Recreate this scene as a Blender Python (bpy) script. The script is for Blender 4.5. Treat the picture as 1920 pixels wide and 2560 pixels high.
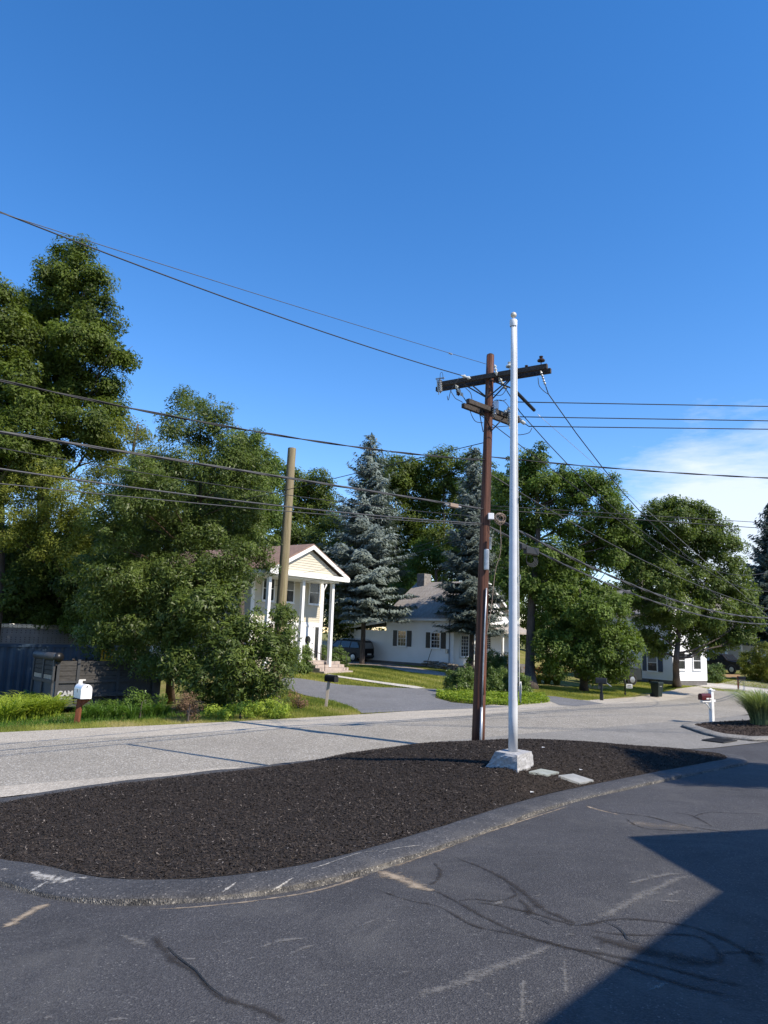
import bpy, bmesh, math, random
import numpy as np
from mathutils import Vector, Matrix
for o in list(bpy.data.objects): bpy.data.objects.remove(o)
scene = bpy.context.scene
COL = scene.collection
# ------------------------------------------------------------------ camera
PITCH, ROLL, FPX = math.radians(9.5), math.radians(2.0), 1800.0
CAM = np.array([0.0, 0.0, 2.75])
_f = np.array([0, math.cos(PITCH), math.sin(PITCH)])
_u0 = np.array([0, -math.sin(PITCH), math.cos(PITCH)]); _r0 = np.array([1.0, 0, 0])
_r = math.cos(ROLL)*_r0 + math.sin(ROLL)*_u0
_u = -math.sin(ROLL)*_r0 + math.cos(ROLL)*_u0
cd = bpy.data.cameras.new('camera'); cam = bpy.data.objects.new('camera', cd); COL.objects.link(cam)
cd.sensor_fit = 'VERTICAL'; cd.sensor_height = 36.0; cd.lens = 36.0*FPX/2560.0
cd.clip_start = 0.1; cd.clip_end = 2000
cam.matrix_world = Matrix(((_r[0], _u[0], -_f[0], CAM[0]), (_r[1], _u[1], -_f[1], CAM[1]),
                           (_r[2], _u[2], -_f[2], CAM[2]), (0, 0, 0, 1)))
scene.camera = cam
# ------------------------------------------------------------------ world and sun
SUN_EL = math.radians(43.0); SUN_H = np.array([0.86, -0.51]); SUN_H = SUN_H/np.linalg.norm(SUN_H)   # towards the sun
world = bpy.data.worlds.new('World'); scene.world = world; world.use_nodes = True
nt = world.node_tree; nt.nodes.clear()
def N(nt, t, **kw):
    n = nt.nodes.new(t)
    for k, v in kw.items():
        if k in n.inputs: n.inputs[k].default_value = v
        else: setattr(n, k, v)
    return n
sky = N(nt, 'ShaderNodeTexSky'); sky.sky_type = 'NISHITA'; sky.sun_disc = False
sky.sun_elevation = SUN_EL; sky.sun_rotation = math.atan2(SUN_H[0], SUN_H[1])
sky.altitude = 100; sky.air_density = 1.0; sky.dust_density = 0.0; sky.ozone_density = 2.0
bg = N(nt, 'ShaderNodeBackground'); bg.inputs['Strength'].default_value = 0.11
out = N(nt, 'ShaderNodeOutputWorld')
# thin clouds: a layer 1.6 km up, sampled where each view ray meets it
tc = N(nt, 'ShaderNodeTexCoord'); sep = N(nt, 'ShaderNodeSeparateXYZ'); nt.links.new(tc.outputs['Generated'], sep.inputs[0])
def M(nt, op, a, b=None, clamp=False):
    n = nt.nodes.new('ShaderNodeMath'); n.operation = op; n.use_clamp = clamp
    for i, v in enumerate((a, b)):
        if v is None: continue
        if isinstance(v, (int, float)): n.inputs[i].default_value = v
        else: nt.links.new(v, n.inputs[i])
    return n.outputs[0]
zc = M(nt, 'MAXIMUM', sep.outputs[2], 0.03)
cx = M(nt, 'DIVIDE', sep.outputs[0], zc); cy = M(nt, 'DIVIDE', sep.outputs[1], zc)
comb = N(nt, 'ShaderNodeCombineXYZ'); nt.links.new(cx, comb.inputs[0]); nt.links.new(cy, comb.inputs[1])
n1 = N(nt, 'ShaderNodeTexNoise', Scale=0.42, Detail=9.0, Roughness=0.62); n1.inputs['Distortion'].default_value = 0.35
nt.links.new(comb.outputs[0], n1.inputs['Vector'])
n2 = N(nt, 'ShaderNodeTexNoise', Scale=2.6, Detail=6.0, Roughness=0.65); nt.links.new(comb.outputs[0], n2.inputs['Vector'])
# a cloud bank to the far right of the street, thinning out overhead
lo = M(nt, 'MULTIPLY', M(nt, 'SUBTRACT', M(nt, 'SQRT', M(nt, 'ADD', M(nt, 'MULTIPLY', cx, cx), M(nt, 'MULTIPLY', cy, cy))), 2.3), 0.45, True)
az = M(nt, 'MULTIPLY', M(nt, 'SUBTRACT', M(nt, 'DIVIDE', sep.outputs[0], M(nt, 'MAXIMUM', sep.outputs[1], 0.05)), 0.20), 4.2, True)
dens = M(nt, 'ADD', M(nt, 'MULTIPLY', n1.outputs[0], 0.75), M(nt, 'MULTIPLY', n2.outputs[0], 0.35))
dens = M(nt, 'SUBTRACT', dens, M(nt, 'SUBTRACT', 0.80, M(nt, 'MULTIPLY', M(nt, 'MULTIPLY', lo, az), 0.56)))
dens = M(nt, 'MULTIPLY', dens, 3.6, True)
dens = M(nt, 'MULTIPLY', dens, 0.72)
mix = N(nt, 'ShaderNodeMix'); mix.data_type = 'RGBA'
nt.links.new(dens, mix.inputs[0]); hs = N(nt, 'ShaderNodeHueSaturation', Saturation=1.33, Value=1.50); nt.links.new(sky.outputs[0], hs.inputs['Color'])
tn = N(nt, 'ShaderNodeMix'); tn.data_type = 'RGBA'; tn.blend_type = 'MULTIPLY'; tn.inputs[0].default_value = 1.0; tn.inputs[7].default_value = (1.08, 1.0, 1.10, 1)
nt.links.new(hs.outputs[0], tn.inputs[6]); nt.links.new(tn.outputs[2], mix.inputs[6]); mix.inputs[7].default_value = (7.6, 7.9, 8.3, 1)
nt.links.new(mix.outputs[2], bg.inputs[0]); nt.links.new(bg.outputs[0], out.inputs[0])
sd = bpy.data.lights.new('sun', 'SUN'); sd.energy = 5.0; sd.angle = math.radians(0.53); sd.color = (1.0, 0.90, 0.76)
sun = bpy.data.objects.new('sun', sd); COL.objects.link(sun); sun.location = (30, -20, 40)
sun.rotation_euler = (-Vector((SUN_H[0]*math.cos(SUN_EL), SUN_H[1]*math.cos(SUN_EL), math.sin(SUN_EL)))).to_track_quat('-Z', 'Y').to_euler()
scene.render.engine = 'CYCLES'
scene.view_settings.view_transform = 'Standard'; scene.view_settings.look = 'None'
scene.view_settings.exposure = 0.37; scene.view_settings.gamma = 1.0
try: scene.cycles.max_bounces = 6; scene.cycles.transparent_max_bounces = 12
except Exception: pass
# ------------------------------------------------------------------ pixel -> direction helpers (photo is 1920 x 2560)
def ray(px, py): return _f + _r*((px-960)/FPX) + _u*((1280-py)/FPX)
def at(px, py, Y):
    d = ray(px, py); return CAM + d*(Y/d[1])
def gz(px, py, z):
    d = ray(px, py); return CAM + d*((z-CAM[2])/d[2])
def plane_hit(px, py, p0, dirxy):
    """where the view ray meets the vertical plane through p0 along dirxy"""
    n = np.array([-dirxy[1], dirxy[0], 0.0]); d = ray(px, py)
    return CAM + d*(((p0-CAM) @ n)/(d @ n))
# ------------------------------------------------------------------ terrain
def sstep(a, b, x):
    t = np.clip((x-a)/(b-a), 0, 1); return t*t*(3-2*t)
CTRL = np.array([(-3.5, 43, .40), (-6, 49, .65), (-14, 45, .5), (-13, 27, -.70), (-19, 22, -.7), (-10, 31, -.6), (-8.3, 20.7, -.02),
    (-3.8, 27.5, .02), (-1.9, 27.0, .02), (-7.5, 27, -.15), (6.5, 53, .30), (-4, 64, .35), (-1.5, 48, .42), (5, 47, .35), (2.6, 34, .12),
    (8, 33, -.15), (22, 56, -.30), (18, 50, -.42), (14, 42, -.5), (11.5, 37, -.38), (16, 43, -.52), (25, 52, -.62), (32, 70, -.1),
    (-20, 60, 1.2), (0, 80, 1.6), (40, 85, .4), (-30, 25, -.4), (60, 100, .5), (10, 42, .0), (-40, 60, 1)])
def T(x, y):
    x = np.asarray(x, float); y = np.asarray(y, float)
    w = (-x+y)*.7071; s = (x+y)*.7071
    zl = 1.05 - .079*w - .028*s
    zl = np.where(zl > 1.05, 1.05+(zl-1.05)*.25, zl)
    zr = -.55*sstep(24, 46, s)
    k = .10
    m = np.maximum(zl, zr); base = m + k*np.log(np.exp((zl-m)/k)+np.exp((zr-m)/k)) - .0*m
    base = base - k*.12
    num = np.zeros_like(x*1.0+y*0); den = np.zeros_like(num)+1e-9
    for cx_, cy_, cz_ in CTRL:
        wt = np.exp(-((x-cx_)**2+(y-cy_)**2)/(2*5.5**2)) + 1e-5/(1+((x-cx_)**2+(y-cy_)**2)/400)
        num += wt*cz_; den += wt
    far = num/den
    wfar = 18.2 + .0*s
    b = sstep(wfar, wfar+6.5, w)
    return base*(1-b)+far*b
def G(px, py, off=0.0):
    d = ray(px, py); lo_, hi_ = 3.0, None
    ts = np.concatenate([np.arange(3, 60, .25), np.arange(60, 200, 1.0)])
    P = CAM[None] + ts[:, None]*d[None]
    h = P[:, 2]-(T(P[:, 0], P[:, 1])+off)
    i = int(np.argmax(h < 0)) if (h < 0).any() else len(ts)-1
    a, b = ts[max(i-1, 0)], ts[i]
    for _ in range(30):
        m = (a+b)/2; p = CAM+m*d
        if p[2]-(float(T(p[0], p[1]))+off) < 0: b = m
        else: a = m
    return CAM + a*d
def Tz(x, y): return float(T(x, y))
# ------------------------------------------------------------------ materials
MATS = {}
def newmat(name):
    m = bpy.data.materials.new(name); m.use_nodes = True
    nt = m.node_tree; bs = nt.nodes['Principled BSDF']; MATS[name] = m
    return m, nt, bs
def link(nt, a, b): nt.links.new(a, b)
def objco(nt, scale=(1, 1, 1)):
    t = nt.nodes.new('ShaderNodeTexCoord'); mp = nt.nodes.new('ShaderNodeMapping'); mp.inputs['Scale'].default_value = scale
    nt.links.new(t.outputs['Object'], mp.inputs[0]); return mp.outputs[0]
def noise(nt, vec, scale, detail=4, rough=.6, dist=0):
    n = nt.nodes.new('ShaderNodeTexNoise'); n.inputs['Scale'].default_value = scale; n.inputs['Detail'].default_value = detail
    n.inputs['Roughness'].default_value = rough; n.inputs['Distortion'].default_value = dist
    nt.links.new(vec, n.inputs['Vector']); return n.outputs[0]
def ramp(nt, fac, stops):
    r = nt.nodes.new('ShaderNodeValToRGB'); e = r.color_ramp.elements
    while len(e) < len(stops): e.new(.5)
    for i, (p, c) in enumerate(stops):
        e[i].position = p; e[i].color = c if len(c) == 4 else (*c, 1)
    nt.links.new(fac, r.inputs[0]); return r.outputs[0]
def mixc(nt, fac, a, b, mode='MIX'):
    m = nt.nodes.new('ShaderNodeMix'); m.data_type = 'RGBA'; m.blend_type = mode
    for i, v in ((0, fac), (6, a), (7, b)):
        if isinstance(v, (int, float)): m.inputs[i].default_value = v
        elif isinstance(v, tuple): m.inputs[i].default_value = v if len(v) == 4 else (*v, 1)
        else: nt.links.new(v, m.inputs[i])
    return m.outputs[2]
def bump(nt, bs, h, strength=.3, dist=.02):
    b = nt.nodes.new('ShaderNodeBump'); b.inputs['Strength'].default_value = strength; b.inputs['Distance'].default_value = dist
    nt.links.new(h, b.inputs['Height']); nt.links.new(b.outputs[0], bs.inputs['Normal'])
def plain(name, col, rough=.6, metal=0.0, var=.12, scale=6.0, spec=.4, bmp=0.0):
    m, nt, bs = newmat(name); v = objco(nt)
    n = noise(nt, v, scale, 5, .65)
    d = tuple(max(0, c*(1-var*1.6)) for c in col); l = tuple(min(1, c*(1+var)) for c in col)
    link(nt, ramp(nt, n, [(.3, d), (.7, l)]), bs.inputs['Base Color'])
    bs.inputs['Roughness'].default_value = rough; bs.inputs['Metallic'].default_value = metal
    bs.inputs['Specular IOR Level'].default_value = spec
    if bmp: bump(nt, bs, noise(nt, v, scale*8, 3), bmp, .01)
    return m
def aggregate(name, c1, c2, fine, blotch=.25, bscale=.35, rough=.9, bmp=.5, specks=None, tint=None):
    """asphalt-like: stones of two tones, large worn patches"""
    m, nt, bs = newmat(name); v = objco(nt)
    vo = nt.nodes.new('ShaderNodeTexVoronoi'); vo.inputs['Scale'].default_value = fine; link(nt, v, vo.inputs['Vector'])
    hs = nt.nodes.new('ShaderNodeSeparateColor'); link(nt, vo.outputs['Color'], hs.inputs[0])
    base = ramp(nt, hs.outputs[0], [(0.0, c1), (.75, c2), (1.0, tuple(min(1, c*1.35) for c in c2))])
    if specks: base = mixc(nt, M(nt, 'GREATER_THAN', hs.outputs[1], 1-specks[0]), base, specks[1])
    big = noise(nt, v, bscale, 6, .65, .6); mid = noise(nt, v, bscale*7, 4, .6)
    f = M(nt, 'ADD', M(nt, 'MULTIPLY', big, .7), M(nt, 'MULTIPLY', mid, .3))
    k = ramp(nt, f, [(.33, (1-blotch,)*3), (.67, (1+blotch,)*3)])
    base = mixc(nt, 1.0, base, k, 'MULTIPLY')
    if tint: base = mixc(nt, M(nt, 'MULTIPLY', ramp(nt, noise(nt, v, tint[1], 5, .7, 1.0), [(.5, (0, 0, 0)), (.68, (1, 1, 1))]), tint[2]), base, tint[0])
    link(nt, base, bs.inputs['Base Color']); bs.inputs['Roughness'].default_value = rough
    bs.inputs['Specular IOR Level'].default_value = .25
    bump(nt, bs, vo.outputs['Distance'], bmp, .012)
    return m
def foliage(name, dark, light, trans=.3, rough=.55, yellow=None):
    m, nt, bs = newmat(name)
    at_ = nt.nodes.new('ShaderNodeAttribute'); at_.attribute_name = 'tint'
    st = [(0.0, dark), (.7, light)]
    st.append((1.0, yellow if yellow else tuple(min(1, c*1.35) for c in light)))
    c = ramp(nt, at_.outputs['Fac'], st)
    link(nt, c, bs.inputs['Base Color']); bs.inputs['Roughness'].default_value = rough; bs.inputs['Specular IOR Level'].default_value = .3
    tr = nt.nodes.new('ShaderNodeBsdfTranslucent')
    link(nt, mixc(nt, 1.0, c, (1.25, 1.3, .55), 'MULTIPLY'), tr.inputs[0])
    ms = nt.nodes.new('ShaderNodeMixShader'); ms.inputs[0].default_value = trans
    link(nt, bs.outputs[0], ms.inputs[1]); link(nt, tr.outputs[0], ms.inputs[2])
    link(nt, ms.outputs[0], nt.nodes['Material Output'].inputs[0])
    return m
def wood(name, c1, c2, scale=(14, 14, 1.2), rough=.8, bmp=.4, streak=None):
    m, nt, bs = newmat(name); v = objco(nt, scale)
    n = noise(nt, v, 1.5, 6, .7, .4)
    col = ramp(nt, n, [(.3, c1), (.62, c2)])
    if streak: col = mixc(nt, ramp(nt, noise(nt, objco(nt, (scale[0]*.5, scale[1]*.5, scale[2]*.35)), 1.0, 5, .7), [(.5, (0, 0, 0)), (.62, (1, 1, 1))]), col, streak)
    link(nt, col, bs.inputs['Base Color']); bs.inputs['Roughness'].default_value = rough; bs.inputs['Specular IOR Level'].default_value = .2
    bump(nt, bs, n, bmp, .02); return m
def patchy(name, col, scale, lo_, hi_, rough=.95, kcore=.42, fine=.25, amax=1.0):
    """a stain or scuff with a broken outline: see-through where the noise is low and toward its rim"""
    m, nt, bs = newmat(name); v = objco(nt)
    co = nt.nodes.new('ShaderNodeAttribute'); co.attribute_name = 'core'
    nz = M(nt, 'ADD', noise(nt, v, scale, 6, .75), M(nt, 'MULTIPLY', noise(nt, v, scale*5, 4, .7), fine))
    f = M(nt, 'ADD', nz, M(nt, 'MULTIPLY', M(nt, 'SUBTRACT', co.outputs['Fac'], .75), kcore))
    a = ramp(nt, f, [(lo_+.10, (0, 0, 0)), (hi_+.14, (amax, amax, amax))])
    link(nt, a, bs.inputs['Alpha']); bs.inputs['Base Color'].default_value = (*col, 1); bs.inputs['Roughness'].default_value = rough
    bs.inputs['Specular IOR Level'].default_value = .15
    return m
def shingles(name, c1, c2, row=7.0):
    m, nt, bs = newmat(name); v = objco(nt)
    b = nt.nodes.new('ShaderNodeTexBrick'); b.inputs['Scale'].default_value = 1.0; b.offset = .5
    b.inputs['Brick Width'].default_value = .32; b.inputs['Row Height'].default_value = .15; b.inputs['Mortar Size'].default_value = .008
    b.inputs['Color1'].default_value = (*c1, 1); b.inputs['Color2'].default_value = (*c2, 1); b.inputs['Mortar'].default_value = (*[c*.4 for c in c1], 1)
    link(nt, v, b.inputs['Vector'])
    link(nt, mixc(nt, .35, b.outputs['Color'], ramp(nt, noise(nt, v, 9, 5), [(.3, c1), (.7, c2)])), bs.inputs['Base Color'])
    bs.inputs['Roughness'].default_value = .95; bump(nt, bs, b.outputs['Fac'], -.4, .02); return m
aggregate('sealed_asphalt', (.046, .045, .048), (.074, .0725, .0745), 95, .24, .30, .80, .5, specks=(.016, (.17, .165, .155)), tint=((.135, .13, .122), .8, .38))
aggregate('berm_asphalt', (.043, .043, .046), (.070, .070, .073), 70, .22, .7, .75, .4, specks=(.02, (.2, .19, .18)), tint=((.20, .19, .175), 2.6, .16))
aggregate('worn_berm', (.042, .042, .043), (.105, .10, .092), 75, .5, 2.2, .95, 1.0, specks=(.06, (.28, .26, .22)), tint=((.30, .275, .23), 3.5, .5))
aggregate('chip_seal', (.185, .166, .138), (.305, .28, .236), 45, .16, .2, .95, .5, specks=(.06, (.5, .48, .43)))
aggregate('tan_shoulder', (.31, .275, .225), (.43, .39, .325), 40, .12, .3, .95, .4)
aggregate('apron_asphalt', (.165, .155, .138), (.25, .238, .215), 50, .18, .5, .92, .4)
aggregate('driveway_asphalt', (.125, .125, .128), (.185, .185, .188), 40, .15, .5, .85, .3)
aggregate('gravel_drive', (.20, .165, .14), (.33, .28, .24), 16, .2, .5, .95, .8)
aggregate('concrete', (.40, .37, .32), (.52, .49, .43), 30, .12, .8, .9, .2)
aggregate('mulch', (.012, .009, .007), (.038, .030, .024), 40, .3, 1.2, 1.0, 1.0)
aggregate('mulch_brown', (.022, .016, .013), (.065, .048, .04), 30, .3, 1.2, 1.0, 1.0)
def grassmat(name, a, b, dry):
    m, nt, bs = newmat(name); v = objco(nt)
    n = noise(nt, v, 9, 6, .75); col = ramp(nt, n, [(.3, a), (.7, b)])
    col = mixc(nt, ramp(nt, noise(nt, v, .35, 6, .7, .8), [(.45, (0, 0, 0)), (.62, (1, 1, 1))]), col, dry)
    link(nt, col, bs.inputs['Base Color']); bs.inputs['Roughness'].default_value = 1; bs.inputs['Specular IOR Level'].default_value = .1
    bump(nt, bs, noise(nt, v, 25, 4), .8, .05); return m
grassmat('lawn', (.10, .12, .028), (.20, .20, .055), (.27, .225, .10))
foliage('grass_blade', (.16, .195, .035), (.35, .355, .08), .42, .6, (.48, .41, .19))
foliage('grass_lush', (.045, .10, .012), (.12, .22, .03), .4, .5)
foliage('leaf_maple', (0.042, 0.066, 0.01), (0.11, 0.152, 0.02), 0.4)
foliage('leaf_cherry', (0.046, 0.074, 0.016), (0.125, 0.168, 0.036), 0.38, .42)
foliage('leaf_yellow', (0.085, 0.11, 0.015), (0.19, 0.21, 0.028), 0.4)
foliage('leaf_dark', (0.032, 0.055, 0.011), (0.085, 0.125, 0.022), 0.38)
foliage('leaf_ash', (0.046, 0.082, 0.014), (0.125, 0.185, 0.03), 0.4)
foliage('leaf_round', (0.048, 0.08, 0.016), (0.135, 0.185, 0.038), 0.4)
foliage('leaf_bush', (0.038, 0.076, 0.013), (0.115, 0.185, 0.032), 0.34, .38)
foliage('leaf_hedge', (0.044, 0.077, 0.018), (0.119, 0.175, 0.037), .25, .4)
foliage('leaf_lime', (.14, .22, .02), (.36, .44, .06), .4)
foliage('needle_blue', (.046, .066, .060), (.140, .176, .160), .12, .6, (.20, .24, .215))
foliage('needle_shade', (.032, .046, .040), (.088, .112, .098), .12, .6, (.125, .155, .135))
foliage('needle_dark', (.016, .028, .024), (.042, .062, .050), .1, .6)
foliage('reed_pale', (.05, .085, .03), (.30, .36, .16), .3, .5, (.62, .64, .45))
foliage('dry_leaf', (.09, .05, .03), (.22, .14, .08), .2, .8)
foliage('petal_orange', (.55, .13, .02), (.75, .25, .05), .3)
foliage('chip', (.014, .010, .008), (.060, .048, .040), 0.0, .9, (.19, .165, .145))
foliage('chip_brown', (.03, .022, .017), (.10, .072, .055), 0.0, .9, (.26, .21, .16))
wood('bark', (.045, .035, .028), (.12, .10, .085), (7, 7, 1.5), .95, .8)
wood('bark_brown', (.05, .03, .02), (.14, .09, .06), (7, 7, 1.5), .95, .8)
wood('creosote', (.022, .011, .008), (.115, .048, .030), (26, 26, .55), .55, .5, streak=(.19, .085, .055))
wood('weathered_pole', (.13, .105, .06), (.30, .25, .155), (14, 14, .5), .9, .5, streak=(.17, .15, .07))
wood('old_timber', (.025, .021, .019), (.085, .072, .062), (14, 14, 14), .9, .5)
wood('grey_post', (.20, .17, .14), (.42, .37, .31), (20, 20, 1), .9, .4)
wood('red_brown_post', (.10, .03, .015), (.24, .085, .045), (16, 16, 1), .75, .4)
wood('trailer_plank', (.03, .029, .028), (.085, .08, .075), (2, 2, 20), .9, .4)
plain('white_paint', (.80, .80, .79), .45, 0, .03, 3)
plain('white_enamel', (.82, .82, .82), .28, 0, .02, 3)
plain('pole_white', (.62, .64, .66), .5, 0, .05, 5)
plain('finial', (.52, .48, .40), .55, .2, .1, 5)
plain('silver', (.55, .55, .54), .35, .9, .1, 5)
plain('galvanised', (.42, .44, .46), .45, .8, .15, 9)
plain('black_metal', (.012, .012, .013), .4, 0, .1, 8)
plain('black_plastic', (.02, .021, .022), .5, 0, .1, 8)
plain('wire_black', (.02, .021, .024), .6, 0, .1, 8)
plain('wire_grey', (.065, .066, .07), .55, 0, .15, 8)
plain('wire_bright', (.45, .46, .47), .4, .6, .1, 8)
plain('porcelain', (.50, .52, .50), .25, 0, .06, 8)
plain('porcelain_brown', (.045, .022, .015), .25, 0, .1, 8)
plain('granite', (.40, .40, .40), .9, 0, .22, 22, bmp=.5)
plain('slate', (.27, .28, .28), .85, 0, .15, 5, bmp=.2)
plain('slate_green', (.24, .265, .25), .85, 0, .15, 5, bmp=.2)
plain('field_stone', (.26, .22, .17), .95, 0, .35, 3, bmp=.6)
plain('foundation', (.16, .15, .145), .95, 0, .15, 2)
plain('siding_white', (.82, .82, .81), .5, 0, .03, 1)
plain('siding_yellow', (.58, .535, .43), .55, 0, .03, 1)
plain('siding_shaded', (.48, .43, .35), .55, 0, .03, 1)  # the cream siding again, with the shade of the unlit walls in its colour
plain('siding_grey', (.34, .37, .42), .6, 0, .05, 1)
plain('dark_shutter', (.018, .02, .024), .5, 0, .05, 4)
plain('blue_shutter', (.035, .06, .11), .5, 0, .05, 4)
plain('container_blue', (.022, .045, .075), .55, 0, .22, 1.2)
plain('trailer_steel', (.05, .052, .056), .6, 0, .15, 4)
plain('alu_panel', (.20, .205, .22), .4, .3, .12, 2)
plain('van_green', (.006, .011, .010), .5, 0, .1, 4)
plain('dark_green', (.010, .020, .017), .45, 0, .1, 4)
plain('maroon', (.075, .008, .012), .35, 0, .08, 4)
plain('pink_brick', (.44, .365, .31), .95, 0, .12, 5)
plain('chimney_stone', (.24, .22, .20), .95, 0, .3, 5, bmp=.6)
plain('iron', (.05, .047, .044), .7, .4, .2, 12)
plain('car_black', (.005, .005, .007), .45, 0, .1, 2, .3)
plain('car_trim', (.03, .03, .032), .6, 0, .1, 4)
plain('tyre', (.014, .014, .014), .85, 0, .1, 6)
plain('tail_red', (.35, .015, .015), .25, 0, .1, 6)
plain('yellow_paint', (.7, .42, .02), .5, 0, .1, 6)
plain('blue_paint', (.13, .25, .45), .5, 0, .08, 6)
plain('bright_blue', (.02, .06, .5), .5, 0, .08, 6)
plain('rope', (.6, .6, .57), .8, 0, .1, 30)
plain('coil_tan', (.28, .21, .16), .7, 0, .1, 10)
plain('terracotta', (.03, .025, .022), .7, 0, .1, 6)
plain('lettering', (.42, .42, .42), .6, 0, .05, 6)
plain('number_dark', (.03, .03, .03), .6, 0, .05, 6)
plain('sign_white', (.7, .7, .68), .5, 0, .05, 6)
plain('wall_stucco', (.45, .43, .4), .8, 0, .06, 2)
plain('dry_pine_litter', (.34, .21, .09), 1.0, 0, .3, 6, bmp=.5)
shingles('shingle_brown', (.20, .125, .095), (.30, .20, .155))
shingles('shingle_grey', (.30, .265, .23), (.42, .38, .335))
patchy('crack_seal', (.044, .040, .039), 6, .30, .66, .95, .42, .2, .85)
patchy('sand_stain', (.36, .29, .21), 8, .36, .62)
patchy('scuff_white', (.30, .285, .26), 14, .64, .92, .95, .30, .75, .46)
patchy('scrape_white', (.42, .40, .36), 16, .46, .62, .95, .40, .30)
patchy('dirt_film', (.20, .175, .15), 3, .40, .75)
m, nt_, bs = newmat('glass'); bs.inputs['Base Color'].default_value = (.02, .024, .03, 1); bs.inputs['Roughness'].default_value = .06; bs.inputs['Specular IOR Level'].default_value = .7
link(nt_, ramp(nt_, noise(nt_, objco(nt_), 1.4, 3), [(.35, (.012, .014, .018)), (.7, (.05, .055, .06))]), bs.inputs['Base Color'])
m, nt_, bs = newmat('blind_glass'); bs.inputs['Roughness'].default_value = .15; bs.inputs['Base Color'].default_value = (.22, .225, .23, 1)
m, nt_, bs = newmat('car_glass'); bs.inputs['Base Color'].default_value = (.02, .024, .03, 1); bs.inputs['Roughness'].default_value = .04; bs.inputs['Specular IOR Level'].default_value = .8
# ------------------------------------------------------------------ mesh helpers
class MB:
    def __init__(s): s.v = []; s.f = []
    def quad(s, *p):
        i = len(s.v); s.v += [tuple(map(float, q)) for q in p]; s.f.append(tuple(range(i, i+len(p)))); return s
    def box(s, c, size, rot=None):
        i = len(s.v); hx, hy, hz = [a/2 for a in size]
        for a, b, d in ((-1, -1, -1), (1, -1, -1), (1, 1, -1), (-1, 1, -1), (-1, -1, 1), (1, -1, 1), (1, 1, 1), (-1, 1, 1)):
            p = Vector((a*hx, b*hy, d*hz))
            if rot is not None: p = rot @ p
            s.v.append((p.x+c[0], p.y+c[1], p.z+c[2]))
        s.f += [tuple(i+k for k in q) for q in ((0, 3, 2, 1), (4, 5, 6, 7), (0, 1, 5, 4), (1, 2, 6, 5), (2, 3, 7, 6), (3, 0, 4, 7))]; return s
    def bx(s, x0, x1, y0, y1, z0, z1): return s.box(((x0+x1)/2, (y0+y1)/2, (z0+z1)/2), (x1-x0, y1-y0, z1-z0))
    def beam(s, p0, p1, w, h, up=(0, 0, 1)):
        p0, p1 = Vector(p0), Vector(p1); d = p1-p0; y = d.normalized(); x = y.cross(Vector(up))
        if x.length < 1e-4: x = y.cross(Vector((1, 0, 0)))
        x.normalize(); z = x.cross(y)
        return s.box((p0+p1)/2, (w, d.length, h), Matrix((x, y, z)).transposed())
    def tube(s, pts, r, n=8, cap=True):
        pts = [Vector(p) for p in pts]; k = len(pts); rs = r if hasattr(r, '__len__') else [r]*k
        i0 = len(s.v); ref = None
        for j, p in enumerate(pts):
            d = (pts[min(j+1, k-1)]-pts[max(j-1, 0)]).normalized()
            if ref is None:
                ref = d.orthogonal().normalized()
            ref = (ref-d*ref.dot(d)); ref = ref.normalized() if ref.length > 1e-6 else d.orthogonal().normalized()
            b = d.cross(ref)
            for q in range(n):
                a = 2*math.pi*q/n; o = p+(ref*math.cos(a)+b*math.sin(a))*rs[j]; s.v.append((o.x, o.y, o.z))
        for j in range(k-1):
            for q in range(n):
                a = i0+j*n+q; b = i0+j*n+(q+1) % n; s.f.append((a, b, b+n, a+n))
        if cap:
            s.f.append(tuple(i0+q for q in reversed(range(n)))); s.f.append(tuple(i0+(k-1)*n+q for q in range(n)))
        return s
    def lathe(s, prof, c=(0, 0, 0), n=16, axis=None):
        i0 = len(s.v); c = Vector(c); k = len(prof)
        R = Vector((0, 0, 1)).rotation_difference(Vector(axis)).to_matrix() if axis is not None else Matrix.Identity(3)
        for r, z in prof:
            for q in range(n):
                a = 2*math.pi*q/n; p = c+R @ Vector((r*math.cos(a), r*math.sin(a), z)); s.v.append((p.x, p.y, p.z))
        for j in range(k-1):
            for q in range(n):
                a = i0+j*n+q; b = i0+j*n+(q+1) % n; s.f.append((a, b, b+n, a+n))
        s.f.append(tuple(i0+q for q in reversed(range(n)))); s.f.append(tuple(i0+(k-1)*n+q for q in range(n)))
        return s
    def prism(s, poly, vec):
        """planar polygon (3D points) pushed along vec"""
        i = len(s.v); n = len(poly); vec = Vector(vec)
        s.v += [tuple(map(float, p)) for p in poly]; s.v += [tuple(Vector(p)+vec) for p in poly]
        s.f.append(tuple(reversed(range(i, i+n)))); s.f.append(tuple(range(i+n, i+2*n)))
        for q in range(n): s.f.append((i+q, i+(q+1) % n, i+n+(q+1) % n, i+n+q))
        return s
    def build(s, name, mat, parent=None, smooth=False, bevel=0, kind=None, label=None, weld=False):
        me = bpy.data.meshes.new(name); me.from_pydata(s.v, [], s.f)
        if weld:
            b = bmesh.new(); b.from_mesh(me); bmesh.ops.remove_doubles(b, verts=b.verts, dist=1e-4); bmesh.ops.recalc_face_normals(b, faces=b.faces); b.to_mesh(me); b.free()
        else:
            b = bmesh.new(); b.from_mesh(me); bmesh.ops.recalc_face_normals(b, faces=b.faces); b.to_mesh(me); b.free()
        if smooth: me.polygons.foreach_set('use_smooth', [True]*len(me.polygons))
        if mat: me.materials.append(MATS[mat])
        o = bpy.data.objects.new(name, me); COL.objects.link(o)
        if parent: o.parent = parent
        if bevel:
            bv = o.modifiers.new('edge', 'BEVEL'); bv.width = bevel; bv.segments = 2; bv.limit_method = 'ANGLE'
        if kind: o['kind'] = kind
        if label: o['label'] = label
        return o
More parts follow.
